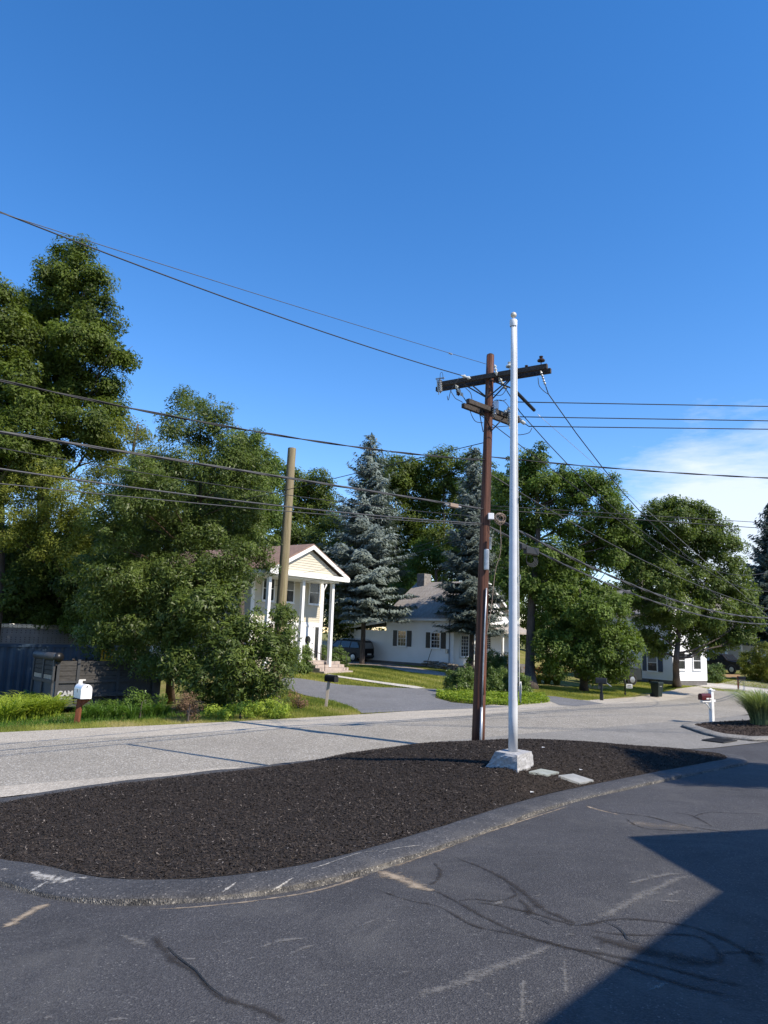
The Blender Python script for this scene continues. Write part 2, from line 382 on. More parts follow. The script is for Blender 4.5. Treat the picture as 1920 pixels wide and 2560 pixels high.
def smooth_by_angle(o, ang=40):
    me = o.data
    me.polygons.foreach_set('use_smooth', [True]*len(me.polygons))
    b = bmesh.new(); b.from_mesh(me)
    for e in b.edges:
        if len(e.link_faces) == 2 and e.calc_face_angle(0) > math.radians(ang): e.smooth = False
    b.to_mesh(me); b.free(); return o
def tag(o, label, cat, group=None):
    o['label'] = label; o['category'] = cat
    if group: o['group'] = group
    return o
def thing(name, label, cat, loc=(0, 0, 0), rotz=0.0, group=None, rot=None):
    o = bpy.data.objects.new(name, None); COL.objects.link(o); o.empty_display_size = .2
    o.location = tuple(map(float, loc)); o.rotation_euler = rot if rot is not None else (0, 0, rotz)
    return tag(o, label, cat, group)
def piece(name, me, parent, loc=(0, 0, 0), rot=None, scale=None):
    o = bpy.data.objects.new(name, me); COL.objects.link(o); o.parent = parent; o.location = loc
    if rot is not None: o.rotation_euler = rot
    if scale is not None: o.scale = scale
    return o
def boxmesh(name, size, mat, bevel=0.0):
    b = bmesh.new(); bmesh.ops.create_cube(b, size=1); bmesh.ops.scale(b, vec=size, verts=b.verts)
    if bevel: bmesh.ops.bevel(b, geom=list(b.edges), offset=bevel, segments=1, affect='EDGES')
    me = bpy.data.meshes.new(name); b.to_mesh(me); b.free(); me.materials.append(MATS[mat]); return me
# ================================================================== ground
def catmull(pts, sub=8, closed=False):
    P = [np.array(p, float) for p in pts]; n = len(P); outp = []
    rng = range(n) if closed else range(n-1)
    for i in rng:
        p0 = P[(i-1) % n] if closed or i > 0 else 2*P[0]-P[1]
        p1 = P[i]; p2 = P[(i+1) % n]; p3 = P[(i+2) % n] if closed or i+2 < n else 2*P[-1]-P[-2]
        for j in range(sub):
            t = j/sub
            outp.append(.5*((2*p1)+(-p0+p2)*t+(2*p0-5*p1+4*p2-p3)*t*t+(-p0+3*p1-3*p2+p3)*t**3))
    if not closed: outp.append(P[-1])
    return outp
def drape(name, poly, mat, off, zf=None, grid=.8, parent=None, kind='structure', smooth=True, skirt=0.0, jitter=0.0):
    """polygon in plan cut along a grid and laid on the terrain"""
    zf = zf or T
    b = bmesh.new(); vs = [b.verts.new((p[0], p[1], 0)) for p in poly]
    f = b.faces.new(vs); bmesh.ops.triangulate(b, faces=[f])
    xs = [p[0] for p in poly]; ys = [p[1] for p in poly]
    for ax, a0, a1 in ((0, min(xs), max(xs)), (1, min(ys), max(ys))):
        k = math.floor(a0/grid)+1
        while k*grid < a1:
            co = [0, 0, 0]; no = [0, 0, 0]; co[ax] = k*grid; no[ax] = 1
            bmesh.ops.bisect_plane(b, geom=b.verts[:]+b.edges[:]+b.faces[:], plane_co=co, plane_no=no, dist=1e-5); k += 1
    X = np.array([v.co.x for v in b.verts]); Y = np.array([v.co.y for v in b.verts]); Z = zf(X, Y)+off
    for v, z in zip(b.verts, Z): v.co.z = z
    bmesh.ops.recalc_face_normals(b, faces=b.faces)
    if sum(fc.normal.z for fc in b.faces) < 0: bmesh.ops.reverse_faces(b, faces=b.faces)
    me = bpy.data.meshes.new(name); b.to_mesh(me); b.free(); me.materials.append(MATS[mat])
    if smooth: me.polygons.foreach_set('use_smooth', [True]*len(me.polygons))
    o = bpy.data.objects.new(name, me); COL.objects.link(o)
    if parent: o.parent = parent
    if kind: o['kind'] = kind
    return o
# base sheet: fine near, coarse out to the horizon
def lines(): return np.unique(np.concatenate([np.arange(-60, 70.1, .8), np.geomspace(70, 900, 16), -np.geomspace(60, 900, 16)]))
gx = lines(); gy = np.unique(np.concatenate([np.arange(-24, 100, .8), np.geomspace(100, 900, 16), -np.geomspace(24, 500, 10)]))
XX, YY = np.meshgrid(gx, gy); ZZ = T(XX, YY)-.03
near_lot = ((-XX+YY)*.7071 < 18.0)          # under the paving it lies deeper
ZZ = np.where(near_lot, ZZ-.12, ZZ)
nx, ny = len(gx), len(gy); me = bpy.data.meshes.new('ground')
idx = np.arange(nx*ny).reshape(ny, nx)
me.from_pydata(np.stack([XX, YY, ZZ], -1).reshape(-1, 3).tolist(), [], np.stack([idx[:-1, :-1], idx[:-1, 1:], idx[1:, 1:], idx[1:, :-1]], -1).reshape(-1, 4).tolist())
me.polygons.foreach_set('use_smooth', [True]*len(me.polygons)); me.materials.append(MATS['lawn'])
ground = bpy.data.objects.new('lawn', me); COL.objects.link(ground); ground['kind'] = 'structure'
# the road
FAR = [G(px, py)[:2] for px, py in ((0, 1836), (200, 1822), (480, 1808), (700, 1795), (890, 1783), (1050, 1775), (1250, 1766), (1400, 1757), (1500, 1748), (1600, 1735), (1720, 1720))]
_w = np.array([(-p[0]+p[1])*.70711 for p in FAR]); _s = np.array([(p[0]+p[1])*.70711 for p in FAR]); _c = np.polyfit(_s, _w, 3)
FAR = [np.array([(a-b)*.70711, (a+b)*.70711]) for a, b in zip(np.linspace(_s[0], _s[-1], 14), np.polyval(_c, np.linspace(_s[0], _s[-1], 14)))]
d0 = FAR[0]-FAR[1]; d0 /= np.linalg.norm(d0); d1 = np.array([.66, .75])
FARX = [FAR[0]+d0*60, FAR[0]+d0*20]+FAR+[FAR[-1]+d1*15, FAR[-1]+d1*90]
FARX = catmull(FARX, 4)
def offs(poly, dist):
    outp = []
    for i, p in enumerate(poly):
        d = poly[min(i+1, len(poly)-1)]-poly[max(i-1, 0)]; d = d/np.linalg.norm(d); outp.append(p+np.array([d[1], -d[0]])*dist)
    return outp
NEAR = offs(FARX, 7.3)
TAN = offs(FARX, 1.9)
drape('road_shoulder', list(FARX)+list(reversed(TAN)), 'tan_shoulder', .010)
drape('road', list(TAN)+list(reversed(NEAR)), 'chip_seal', .010)
drape('parking_lot', [(-34, -26), (60, -26), (60, 40), (38, 40), (20, 28.8), (13.2, 23.1), (11.3, 21.6), (8.9, 19.85), (7.5, 19.3), (4, 19.0), (1.5, 19.4), (-2, 16.2), (-6, 12.2), (-9, 9), (-34, -14)], 'sealed_asphalt', 0.0)
LOT = bpy.data.objects['parking_lot']
drape('driveway_apron', [(1.5, 19.4), (4, 21.4), (6.7, 23.3), (9.2, 25.4), (10.2, 26.1), (11.2, 26.5), (14, 26), (22, 31), (20, 28.8), (13.2, 23.1), (11.3, 21.6), (8.9, 19.85), (7.5, 19.3), (4, 19.0)], 'apron_asphalt', .0115)
drape('road_edge', [(9.2, 25.3), (12, 28.6), (16, 32.2), (22, 38), (32, 49), (44, 52), (38, 42), (26, 34), (23, 30), (20, 28.8), (14, 26), (11.2, 26.4), (10.2, 26.0)], 'apron_asphalt', .006)
drape('gutter_strip', [(-12, 5.4), (-9.3, 8.2), (-7, 10.3), (-5.7, 11.7), (-4.4, 13.0), (-2.55, 14.7), (-2.75, 15.0), (-4.9, 13.45), (-6.7, 12.1), (-9.6, 9.7), (-12.6, 7)], 'tan_shoulder', .016)
# ---- planting island: rolled asphalt berm and mulch mound
front_px = [(0, 2216), (60, 2232), (120, 2246), (200, 2257), (300, 2263), (400, 2262), (500, 2256), (650, 2240), (800, 2216), (900, 2190), (1000, 2160), (1120, 2118), (1250, 2070), (1350, 2034), (1450, 2002), (1580, 1972), (1700, 1946), (1800, 1925), (1870, 1909)]
front = [G(*p)[:2] for p in front_px]
back = [np.array(p) for p in ((8.75, 18.35), (8.0, 18.9), (6.6, 19.3), (5.0, 19.35), (3.2, 18.95), (1.5, 17.95), (-.5, 16.55), (-2.6, 14.65), (-4.3, 13.1), (-5.35, 11.8), (-5.85, 10.5), (-5.75, 9.4))]+[front[0]+np.array([-1.65, 1.15]), front[0]+np.array([-.85, .44])]
OUT = catmull(front+back, 6, True)
# even spacing
def resample(P, step, closed=True):
    P = [np.array(p) for p in P]; Q = P+[P[0]] if closed else P
    L = [0]
    for a, b in zip(Q[:-1], Q[1:]): L.append(L[-1]+np.linalg.norm(b-a))
    n = max(4, int(L[-1]/step)); ts = np.linspace(0, L[-1], n, endpoint=not closed)
    return [np.array([np.interp(t, L, [q[k] for q in Q]) for k in range(2)]) for t in ts]
OUT = resample(OUT, .16)
def inset(P, d):
    n = len(P); o = []
    for i in range(n):
        t = P[(i+2) % n]-P[(i-2) % n]; t = t/np.linalg.norm(t); o.append(P[i]+np.array([-t[1], t[0]])*d)
    return o
area = sum(OUT[i][0]*OUT[(i+1) % len(OUT)][1]-OUT[(i+1) % len(OUT)][0]*OUT[i][1] for i in range(len(OUT)))
sg = 1 if area > 0 else -1
rb = np.random.default_rng(3)
def berm(name, OUT, width, hgt, mat, sg, parent=None):
    prof = [(-.015, -.03), (0.0, .02), (.03, .42), (.10, .62), (.16, .70), (.36, .86), (.62, 1.0), (.88, .98), (1.0, .88), (1.05, -.1)]
    n = len(OUT); V = []; F = []
    rr = np.convolve(rb.normal(0, 1, n+8), np.ones(5)/5, 'same')[:n]
    for i, (u_, h_) in enumerate(prof):
        R = inset(OUT, sg*u_*width)
        for k, p in enumerate(R):
            wob = rr[k]*.018*(1 if .0 < u_ < .3 else .3)
            q = p+np.array([rr[(k*3) % n], rr[(k*7) % n]])*(.012 if u_ < .1 else .003)
            V.append((q[0], q[1], Tz(q[0], q[1])+h_*hgt+wob*(h_ > 0)))
    for i in range(len(prof)-1):
        for k in range(n):
            a = i*n+k; b = i*n+(k+1) % n; F.append((a, b, b+n, a+n))
    mb = MB(); mb.v = V; mb.f = F
    o = mb.build(name, mat, parent, smooth=True); o.data.materials.append(MATS['worn_berm'])
    mi = np.zeros(len(o.data.polygons), np.int32); mi[:n*2] = 1; o.data.polygons.foreach_set('material_index', mi); return o
bm_ = berm('asphalt_kerb', OUT, .46, .095, 'berm_asphalt', sg); bm_['kind'] = 'structure'
INN = inset(OUT, sg*.44)
class TPS:
    def __init__(s, pts, lam=.02):
        P = np.array(pts, float); s.P = P[:, :2]; n = len(P)
        K = s.k(s.P, s.P)+np.eye(n)*lam; Q = np.c_[np.ones(n), s.P]
        A = np.block([[K, Q], [Q.T, np.zeros((3, 3))]]); s.c = np.linalg.solve(A, np.r_[P[:, 2], 0, 0, 0])
    def k(s, a, b):
        d2 = ((a[:, None]-b[None])**2).sum(-1); return .5*d2*np.log(d2+1e-9)
    def __call__(s, x, y):
        sh = np.shape(x); q = np.c_[np.ravel(x), np.ravel(y)]; n = len(s.P); o = np.empty(len(q))
        for i in range(0, len(q), 20000):
            z = q[i:i+20000]; o[i:i+20000] = s.k(z, s.P) @ s.c[:n]+s.c[n]+z @ s.c[n+1:]
        return o.reshape(sh)
def zpix(px, py, Y): p = at(px, py, Y); return (p[0], p[1], p[2])
ctrl = [(p[0], p[1], Tz(p[0], p[1])+.088) for p in INN[::3]]
ctrl += [zpix(1265, 1928, 12.15), zpix(1222, 1926, 12.45), zpix(1325, 1915, 12.6), zpix(1270, 1885, 13.2), zpix(1195, 1857, 15.0), zpix(1300, 1851, 15.6), zpix(1060, 1859, 15.2), zpix(860, 1886, 15.0), zpix(1500, 1858, 17.2), zpix(1700, 1873, 17.8), zpix(1400, 1853, 16.3)]
ctrl += [zpix(900, 1912, 13.7), zpix(760, 1935, 12.7), zpix(500, 2000, 11.2), zpix(700, 2040, 10.0), zpix(1000, 1990, 11.0), zpix(300, 2060, 9.7)]
MZ = TPS(ctrl, .006)
mulch = drape('mulch_bed', INN, 'mulch', 0.0, MZ, .3); mulch['kind'] = 'structure'
def inpoly(P, x, y):
    P = np.array(P); r = np.zeros(len(x), bool); j = len(P)-1
    for i in range(len(P)):
        c = ((P[i, 1] > y) != (P[j, 1] > y)) & (x < (P[j, 0]-P[i, 0])*(y-P[i, 1])/(P[j, 1]-P[i, 1]+1e-12)+P[i, 0]); r ^= c; j = i
    return r
# ------------------------------------------------------------------ leaf-like faces in bulk
def leafmesh(name, P, Nn, L, W, mat, parent=None, tint=None, seed=0, fold=.25, kind=None, axis=None):
    """N diamonds: P base points, Nn normals, L,W sizes (arrays)"""
    rng = np.random.default_rng(seed); n = len(P)
    Nn = Nn/np.maximum(np.linalg.norm(Nn, axis=1, keepdims=True), 1e-9)
    a = axis if axis is not None else rng.normal(size=(n, 3))
    a = a-Nn*(a*Nn).sum(1, keepdims=True); a /= np.maximum(np.linalg.norm(a, axis=1, keepdims=True), 1e-9)
    b = np.cross(Nn, a); L = np.broadcast_to(L, n)[:, None]; W = np.broadcast_to(W, n)[:, None]
    if (kind == 'stuff' and name != 'far_woods') or name == 'crown':
        V = np.empty((n, 3, 3), np.float32); V[:, 0] = P-a*L*.5+b*W*.5; V[:, 1] = P-a*L*.5-b*W*.5; V[:, 2] = P+a*L*.5; K = 3
        if 'chips' in name: V[:, 2] += b*W*.4
    else:
        V = np.empty((n, 4, 3), np.float32); K = 4
    if K == 4: V[:, 0] = P-a*L*.5; V[:, 1] = P+b*W*.5+Nn*W*fold-a*L*.05; V[:, 2] = P+a*L*.5; V[:, 3] = P-b*W*.5+Nn*W*fold-a*L*.05
    me = bpy.data.meshes.new(name); me.vertices.add(K*n); me.vertices.foreach_set('co', V.ravel())
    me.loops.add(K*n); me.loops.foreach_set('vertex_index', np.arange(K*n, dtype=np.int32))
    me.polygons.add(n); me.polygons.foreach_set('loop_start', np.arange(0, K*n, K, dtype=np.int32))
    try: me.polygons.foreach_set('loop_total', np.full(n, K, np.int32))
    except Exception: pass
    t = tint if tint is not None else rng.random(n)
    at_ = me.attributes.new('tint', 'FLOAT', 'POINT'); at_.data.foreach_set('value', np.repeat(np.clip(t, 0, 1), K).astype(np.float32))
    me.update(calc_edges=True); me.materials.append(MATS[mat])
    o = bpy.data.objects.new(name, me); COL.objects.link(o)
    if parent: o.parent = parent
    if kind: o['kind'] = kind
    return o
def randin(poly, n, seed):
    rng = np.random.default_rng(seed); P = np.array(poly); lo_, hi_ = P.min(0), P.max(0); xs = []; ys = []; k = 0
    while k < n:
        x = rng.uniform(lo_[0], hi_[0], n); y = rng.uniform(lo_[1], hi_[1], n); m = inpoly(P, x, y); xs.append(x[m]); ys.append(y[m]); k += m.sum()
    return np.concatenate(xs)[:n], np.concatenate(ys)[:n]
def chips(name, poly, zf, n, mat, seed, lmin=.02, lmax=.07):
    rng = np.random.default_rng(seed); x, y = randin(poly, n, seed)
    z = zf(x, y)+rng.uniform(.001, .018, n)
    Nn = np.c_[rng.normal(0, .45, n), rng.normal(0, .45, n), np.ones(n)]
    L = rng.uniform(lmin, lmax, n); t = rng.beta(1.4, 3.2, n); t[rng.random(n) < .012] = 1
    return leafmesh(name, np.c_[x, y, z], Nn, L, L*rng.uniform(.18, .45, n), mat, None, t, seed, .12, 'stuff')
chips('mulch_chips', INN, MZ, 180000, 'chip', 11, .016, .052)
# right-hand island
RP = [G(px, py)[:2] for px, py in ((1706, 1816), (1722, 1825), (1760, 1838), (1800, 1846), (1850, 1851), (1920, 1855))]
ROUT = catmull(RP+[np.array([15, 23.2]), np.array([19, 25.8]), np.array([23, 28.8]), np.array([24, 31]), np.array([22, 31.4])]+[np.array([17.5, 29.6]), np.array([14, 27.7]), np.array([12.2, 26.6])], 5, True)
ROUT = resample(ROUT, .2)
ar = sum(ROUT[i][0]*ROUT[(i+1) % len(ROUT)][1]-ROUT[(i+1) % len(ROUT)][0]*ROUT[i][1] for i in range(len(ROUT))); rs = 1 if ar > 0 else -1
rb_ = berm('island_kerb', ROUT, .42, .12, 'apron_asphalt', rs); rb_['kind'] = 'structure'
RIN = inset(ROUT, rs*.4)
RZ = TPS([(p[0], p[1], Tz(p[0], p[1])+.11) for p in RIN[::4]]+[(13.4, 25.6, Tz(13.4, 25.6)+.26), (16, 26.6, Tz(16, 26.6)+.35), (20, 29, Tz(20, 29)+.35)], .002)
drape('mulch_island', RIN, 'mulch_brown', 0, RZ, .4)
chips('bark_chips', RIN, RZ, 26000, 'chip_brown', 12, .03, .10)
# ---- sealed cracks, sand and scuffs on the lot (flat marks on the paving)
def corea(o, n):
    at_ = o.data.attributes.new('core', 'FLOAT', 'POINT'); e = np.minimum(1, np.minimum(np.arange(n), n-1-np.arange(n))/max(2, n*.07))
    at_.data.foreach_set('value', (np.repeat(e, 3)*np.tile([0, 1, 0], n)).astype(np.float32))
def ribbon(name, pxs, wpx, mat, off, parent=LOT, zf=None, kind=None):
    """flat strip along photo points; width in metres (per point)"""
    P = []
    for q in pxs:
        p = G(q[0], q[1], .01); P.append(np.array([p[0], p[1]]))
    P = catmull(P, 6); n = len(P); ws = np.interp(np.linspace(0, 1, n), np.linspace(0, 1, len(wpx)), wpx)
    rng = np.random.default_rng(len(pxs)*7+int(pxs[0][0])); V = []; F = []
    for i, p in enumerate(P):
        d = P[min(i+1, n-1)]-P[max(i-1, 0)]; d = d/np.linalg.norm(d); nrm = np.array([-d[1], d[0]])
        ws[i] *= (1.45 if name == 'crack_seal' else 1 if name == 'crack' else 1.9 if name == 'scuff' else 1.7)
        l, r_ = p+nrm*ws[i]*.5*rng.uniform(.7, 1.3), p-nrm*ws[i]*.5*rng.uniform(.7, 1.3)
        m_ = p
        for q in (l, m_, r_): V.append((q[0], q[1], (zf or Tz)(q[0], q[1])+off))
    for i in range(n-1):
        for k in (0, 1): F.append((i*3+k, i*3+k+1, i*3+k+4, i*3+k+3))
    mb = MB(); mb.v = V; mb.f = F
    o = mb.build(name, mat, parent, kind=kind); corea(o, n); return o
cr = [
 ([(380, 2330), (410, 2370), (440, 2400), (490, 2430), (530, 2475), (580, 2500), (650, 2520), (730, 2560)], [.03, .10, .07, .05, .06, .06, .07]),
 ([(1060, 2215), (1120, 2240), (1210, 2290), (1300, 2330), (1390, 2360), (1500, 2380), (1600, 2400), (1700, 2425), (1800, 2450), (1920, 2475)], [.04, .05, .06, .06, .07, .07, .07, .08]),
 ([(900, 2205), (1010, 2245), (1100, 2265), (1180, 2310), (1270, 2330), (1400, 2360), (1480, 2385), (1600, 2425), (1750, 2470), (1920, 2500)], [.03, .03, .04, .04, .05, .05]),
 ([(1160, 2250), (1240, 2260), (1330, 2280), (1400, 2300), (1450, 2310), (1540, 2295), (1640, 2300), (1740, 2318), (1820, 2350), (1880, 2385), (1910, 2430)], [.03, .05, .05, .06, .05, .05, .06, .12]),
 ([(1130, 2140), (1200, 2165), (1260, 2195), (1310, 2230), (1350, 2265), (1400, 2290), (1450, 2312)], [.03, .05, .08, .09, .08, .06]),
 ([(1080, 2150), (1100, 2175), (1090, 2200), (1070, 2212)], [.04, .06, .05]),
 ([(1270, 2210), (1290, 2235), (1240, 2250), (1180, 2245), (1140, 2252)], [.04, .05, .05, .04]),
 ([(1290, 2240), (1320, 2265), (1320, 2290)], [.05, .06, .06]),
 ([(1440, 2318), (1520, 2330), (1600, 2335), (1680, 2333), (1750, 2340), (1790, 2370), (1800, 2400), (1740, 2400), (1690, 2390), (1600, 2370), (1520, 2350), (1450, 2325)], [.05, .05, .05, .06, .10, .26, .16, .07]),
 ([(1800, 2378), (1850, 2378), (1920, 2382)], [.05, .05]),
 ([(1480, 2020), (1550, 2032), (1620, 2040), (1700, 2060), (1790, 2075), (1860, 2082)], [.03, .05, .04, .04]),
 ([(1560, 2042), (1600, 2066), (1680, 2074), (1760, 2076)], [.03, .05, .04]),
 ([(1680, 2030), (1730, 2038), (1790, 2070)], [.06, .05, .04]),
 ([(1730, 2042), (1770, 2030), (1840, 2032), (1920, 2034)], [.04, .04, .04]),
]
for P_, w_ in cr: ribbon('crack_seal', P_, w_, 'crack_seal', .005)
# open hairline cracks
for P_ in ([(1330, 2290), (1360, 2300), (1380, 2310)], [(1510, 2300), (1550, 2320), (1570, 2345), (1600, 2355)], [(420, 2365), (445, 2390), (490, 2425), (520, 2460), (560, 2490)]):
    ribbon('crack', P_, [.006, .012, .008], 'black_plastic', .008)
for P_, w_ in (([(945, 2172), (990, 2190), (1040, 2212), (1100, 2228)], [.16, .22, .16, .06]), ([(0, 2320), (40, 2300), (80, 2275), (130, 2252)], [.04, .10, .10, .05]),
               ([(955, 2170), (1080, 2130), (1200, 2085), (1320, 2046), (1440, 2008)], [.10, .06, .05, .05, .03]), ([(940, 2178), (800, 2222), (660, 2246), (520, 2262), (380, 2272)], [.06, .05, .03, .03]), ([(1560, 2050), (1650, 2062), (1760, 2070)], [.3, .6, .25]), ([(1460, 2012), (1500, 2024), (1560, 2038)], [.08, .06, .03])):
    ribbon('sand_stain', P_, w_, 'dirt_film' if P_[0][0] > 1500 else 'sand_stain', .003)
for P_, w_ in (([(1020, 2500), (1180, 2440), (1300, 2395), (1380, 2360)], [.05, .09, .07, .05]), ([(1480, 2305), (1580, 2250), (1660, 2210), (1720, 2185)], [.08, .10, .08, .05]), ([(1410, 2385), (1412, 2440), (1415, 2490)], [.02, .03, .02]),
               ([(1308, 2430), (1306, 2500), (1305, 2560)], [.02, .03, .02]), ([(545, 2360), (590, 2345)], [.015, .02]), ([(612, 2398), (650, 2388)], [.015, .02]), ([(640, 2412), (668, 2403)], [.02, .02]), ([(640, 2370), (700, 2350), (770, 2343)], [.02, .05, .03]), ([(1485, 2372), (1502, 2368)], [.03, .03]),
               ([(300, 2335), (340, 2350), (370, 2365)], [.03, .06, .03]), ([(1560, 2210), (1640, 2190), (1700, 2180)], [.04, .08, .05])):
    ribbon('scuff', P_, w_, 'scuff_white', .006)
rs_ = random.Random(77)
for k in range(22):
    px, py = rs_.uniform(60, 1750), rs_.uniform(2230, 2555); dx = rs_.uniform(15, 75); sl_ = rs_.uniform(-.45, .05)
    if py < 2290 and px < 900: continue
    ribbon('scuff', [(px, py), (px+dx*.5, py+dx*.5*sl_+rs_.uniform(-2, 2)), (px+dx, py+dx*sl_)], [.008, rs_.uniform(.015, .05), .008], 'scuff_white', .006)
# pale scrapes and worn edge on the berm
def berm_z(x, y): return max_berm(x, y)
dep = bpy.context.evaluated_depsgraph_get()
from mathutils.bvhtree import BVHTree
def bvh_of(o):
    m_ = o.data; return BVHTree.FromPolygons([v.co for v in m_.vertices], [tuple(p.vertices) for p in m_.polygons])
BV = bvh_of(bm_)
def scrape(pxs, wpx, mat, name='scrape'):
    P = []
    for q in catmull([np.array(p, float) for p in pxs], 5):
        d = ray(*q); h = BV.ray_cast(Vector(CAM), Vector(d), 60)
        if h[0] is not None: P.append((h[0], h[1]))
    if len(P) < 2: return
    mb = MB(); V = []; F = []; n = len(P); ws = np.interp(np.linspace(0, 1, n), np.linspace(0, 1, len(wpx)), wpx)
    for i, (p, nn) in enumerate(P):
        d = (P[min(i+1, n-1)][0]-P[max(i-1, 0)][0]).normalized(); s_ = d.cross(nn).normalized()
        row = []
        for k in (-1, 0, 1):
            q = p+s_*ws[i]*.5*k*random.uniform(.6, 1.3); h = BV.find_nearest(q); row.append(tuple(h[0]+h[1]*(.004 if h[1].z > 0 else -.004)))
        V += row
    for i in range(n-1):
        for k in (0, 1): F.append((i*3+k, i*3+k+1, i*3+k+4, i*3+k+3))
    mb.v = V; mb.f = F; corea(mb.build(name, mat, bm_), n)
random.seed(5)
for P_, w_ in (([(548, 2236), (575, 2218), (597, 2202)], [.02, .05, .02]), ([(672, 2232), (705, 2212), (745, 2188)], [.02, .035, .03]), ([(768, 2174), (800, 2166), (860, 2145), (905, 2132), (955, 2126)], [.02, .02, .03, .015]),
               ([(60, 2178), (110, 2190), (150, 2200), (200, 2198)], [.10, .16, .2, .12]), ([(70, 2232), (100, 2215), (130, 2198)], [.05, .07, .05]), ([(0, 2172), (30, 2176)], [.08, .05]), ([(180, 2195), (230, 2196)], [.08, .05]),
               ([(940, 2130), (1010, 2118), (1070, 2112)], [.012, .02, .012])):
    scrape(P_, [1.5*q_ for q_ in w_], 'scrape_white')
# ---- driveways, path and beds across the road
def poly_px(l): return [G(*p)[:2] for p in l]
dw1 = poly_px([(715, 1693), (760, 1698), (850, 1712), (950, 1719), (1050, 1722), (1115, 1724), (1090, 1736), (1088, 1745), (1130, 1757), (1200, 1763), (1280, 1768), (1080, 1776), (905, 1784), (880, 1768), (830, 1752), (760, 1738), (700, 1715), (680, 1700)])
drape('driveway', dw1, 'driveway_asphalt', .015)
dw2 = poly_px([(1310, 1737), (1390, 1742), (1470, 1753), (1510, 1760), (1440, 1766), (1400, 1764), (1370, 1752), (1310, 1744)])
drape('side_driveway', dw2, 'driveway_asphalt', .015)
gd = poly_px([(865, 1652), (930, 1652), (1000, 1663), (1070, 1675), (1130, 1685), (1190, 1692), (1190, 1699), (1120, 1692), (1020, 1680), (940, 1664), (870, 1660)])
drape('gravel_driveway', gd, 'gravel_drive', .012)
pth = poly_px([(820, 1686), (880, 1695), (960, 1706), (1040, 1716), (1065, 1721), (1040, 1722), (940, 1708), (860, 1696), (818, 1690)])
drape('footpath', pth, 'concrete', .02)
dw3 = poly_px([(1580, 1702), (1640, 1706), (1700, 1711), (1780, 1716), (1860, 1724), (1905, 1735), (1960, 1745), (1990, 1735), (1900, 1722), (1800, 1710), (1700, 1704), (1590, 1697)])
drape('far_driveway', dw3, 'concrete', .012)
lit = poly_px([(1450, 1718), (1475, 1713), (1510, 1716), (1525, 1722), (1490, 1724)])
drape('pine_litter', lit, 'dry_pine_litter', .03)
lit2 = poly_px([(1800, 1686), (1850, 1687), (1850, 1696), (1800, 1697)])
drape('leaf_litter', lit2, 'dry_pine_litter', .03)
# ---- grass
def blades(name, x, y, zf, hmin, hmax, wid, mat, seed, lean=.35, dens_tint=None, z0=-.03):
    rng = np.random.default_rng(seed); n = len(x); h = rng.uniform(hmin, hmax, n)
    ang = rng.uniform(0, 2*np.pi, n); ax = np.c_[rng.normal(0, lean, n), rng.normal(0, lean, n), np.ones(n)]; ax /= np.linalg.norm(ax, axis=1, keepdims=True)
    Nn = np.c_[np.cos(ang), np.sin(ang), rng.normal(0, .3, n)]
    P = np.c_[x, y, zf(x, y)+z0]+ax*h[:, None]*.45
    t = rng.beta(2, 2, n)*.75
    if dens_tint is not None: t = np.clip(dens_tint(x, y)+rng.normal(0, .15, n), 0, 1)
    return leafmesh(name, P, Nn, h, wid*rng.uniform(.7, 1.4, n), mat, None, t, seed, .1, 'stuff', ax)
def dry(x, y): return .35+.3*np.sin(x*.9+1.3*np.sin(y*.7))*np.cos(y*.6)+.25*np.sin(x*2.7+y*1.9)
FA = np.array(FARX)
strip = [p for p in FARX if -16 < p[0] < 3]
vp = [p for p in strip]+[p+np.array([-1.2, 1.25])*1.0 for p in reversed(strip)]
x, y = randin(vp, 42000, 21); m = ~inpoly(dw1, x, y); blades('verge_grass', x[m], y[m], T, .04, .13, .012, 'grass_blade', 22, .5, lambda a, b: dry(a, b)+.22)
ver2 = [p+np.array([-1.0, 1.0]) for p in strip]+[p+np.array([-4.2, 4.4]) for p in reversed(strip)]
x, y = randin(ver2, 20000, 23); m = ~inpoly(dw1, x, y); blades('rough_grass', x[m], y[m], T, .06, .2, .02, 'grass_lush', 24, .5)
lawn1 = poly_px([(690, 1680), (820, 1672), (960, 1655), (1150, 1672), (1200, 1700), (1120, 1722), (1050, 1721), (950, 1717), (850, 1710), (740, 1696)])
x, y = randin(lawn1, 70000, 25); m = ~inpoly(gd, x, y) & ~inpoly(pth, x, y); blades('front_lawn_grass', x[m], y[m], T, .05, .12, .03, 'grass_blade', 26, .5, dry)
pen = poly_px([(700, 1716), (760, 1740), (830, 1753), (880, 1769), (903, 1783), (820, 1790), (700, 1796), (620, 1800), (640, 1760)])
x, y = randin(pen, 26000, 27); blades('corner_grass', x, y, T, .05, .16, .018, 'grass_blade', 28, .5, lambda a, b: dry(a, b)-.05)
lawn2 = poly_px([(1310, 1712), (1420, 1718), (1560, 1710), (1600, 1704), (1700, 1713), (1850, 1726), (1880, 1732), (1800, 1728), (1740, 1716), (1600, 1734), (1520, 1745), (1470, 1752), (1390, 1741), (1300, 1735)])
x, y = randin(lawn2, 70000, 29); blades('lawn_grass', x, y, T, .05, .12, .035, 'grass_blade', 30, .5, lambda a, b: .45+.25*np.sin(a*1.3+b*.4)+.15*np.sin(b*1.7))
lawn3 = poly_px([(1700, 1702), (1800, 1708), (1920, 1722), (2000, 1728), (2000, 1712), (1900, 1700), (1780, 1694)])
x, y = randin(lawn3, 26000, 31); blades('far_lawn_grass', x, y, T, .05, .12, .045, 'grass_blade', 32, .5, dry)
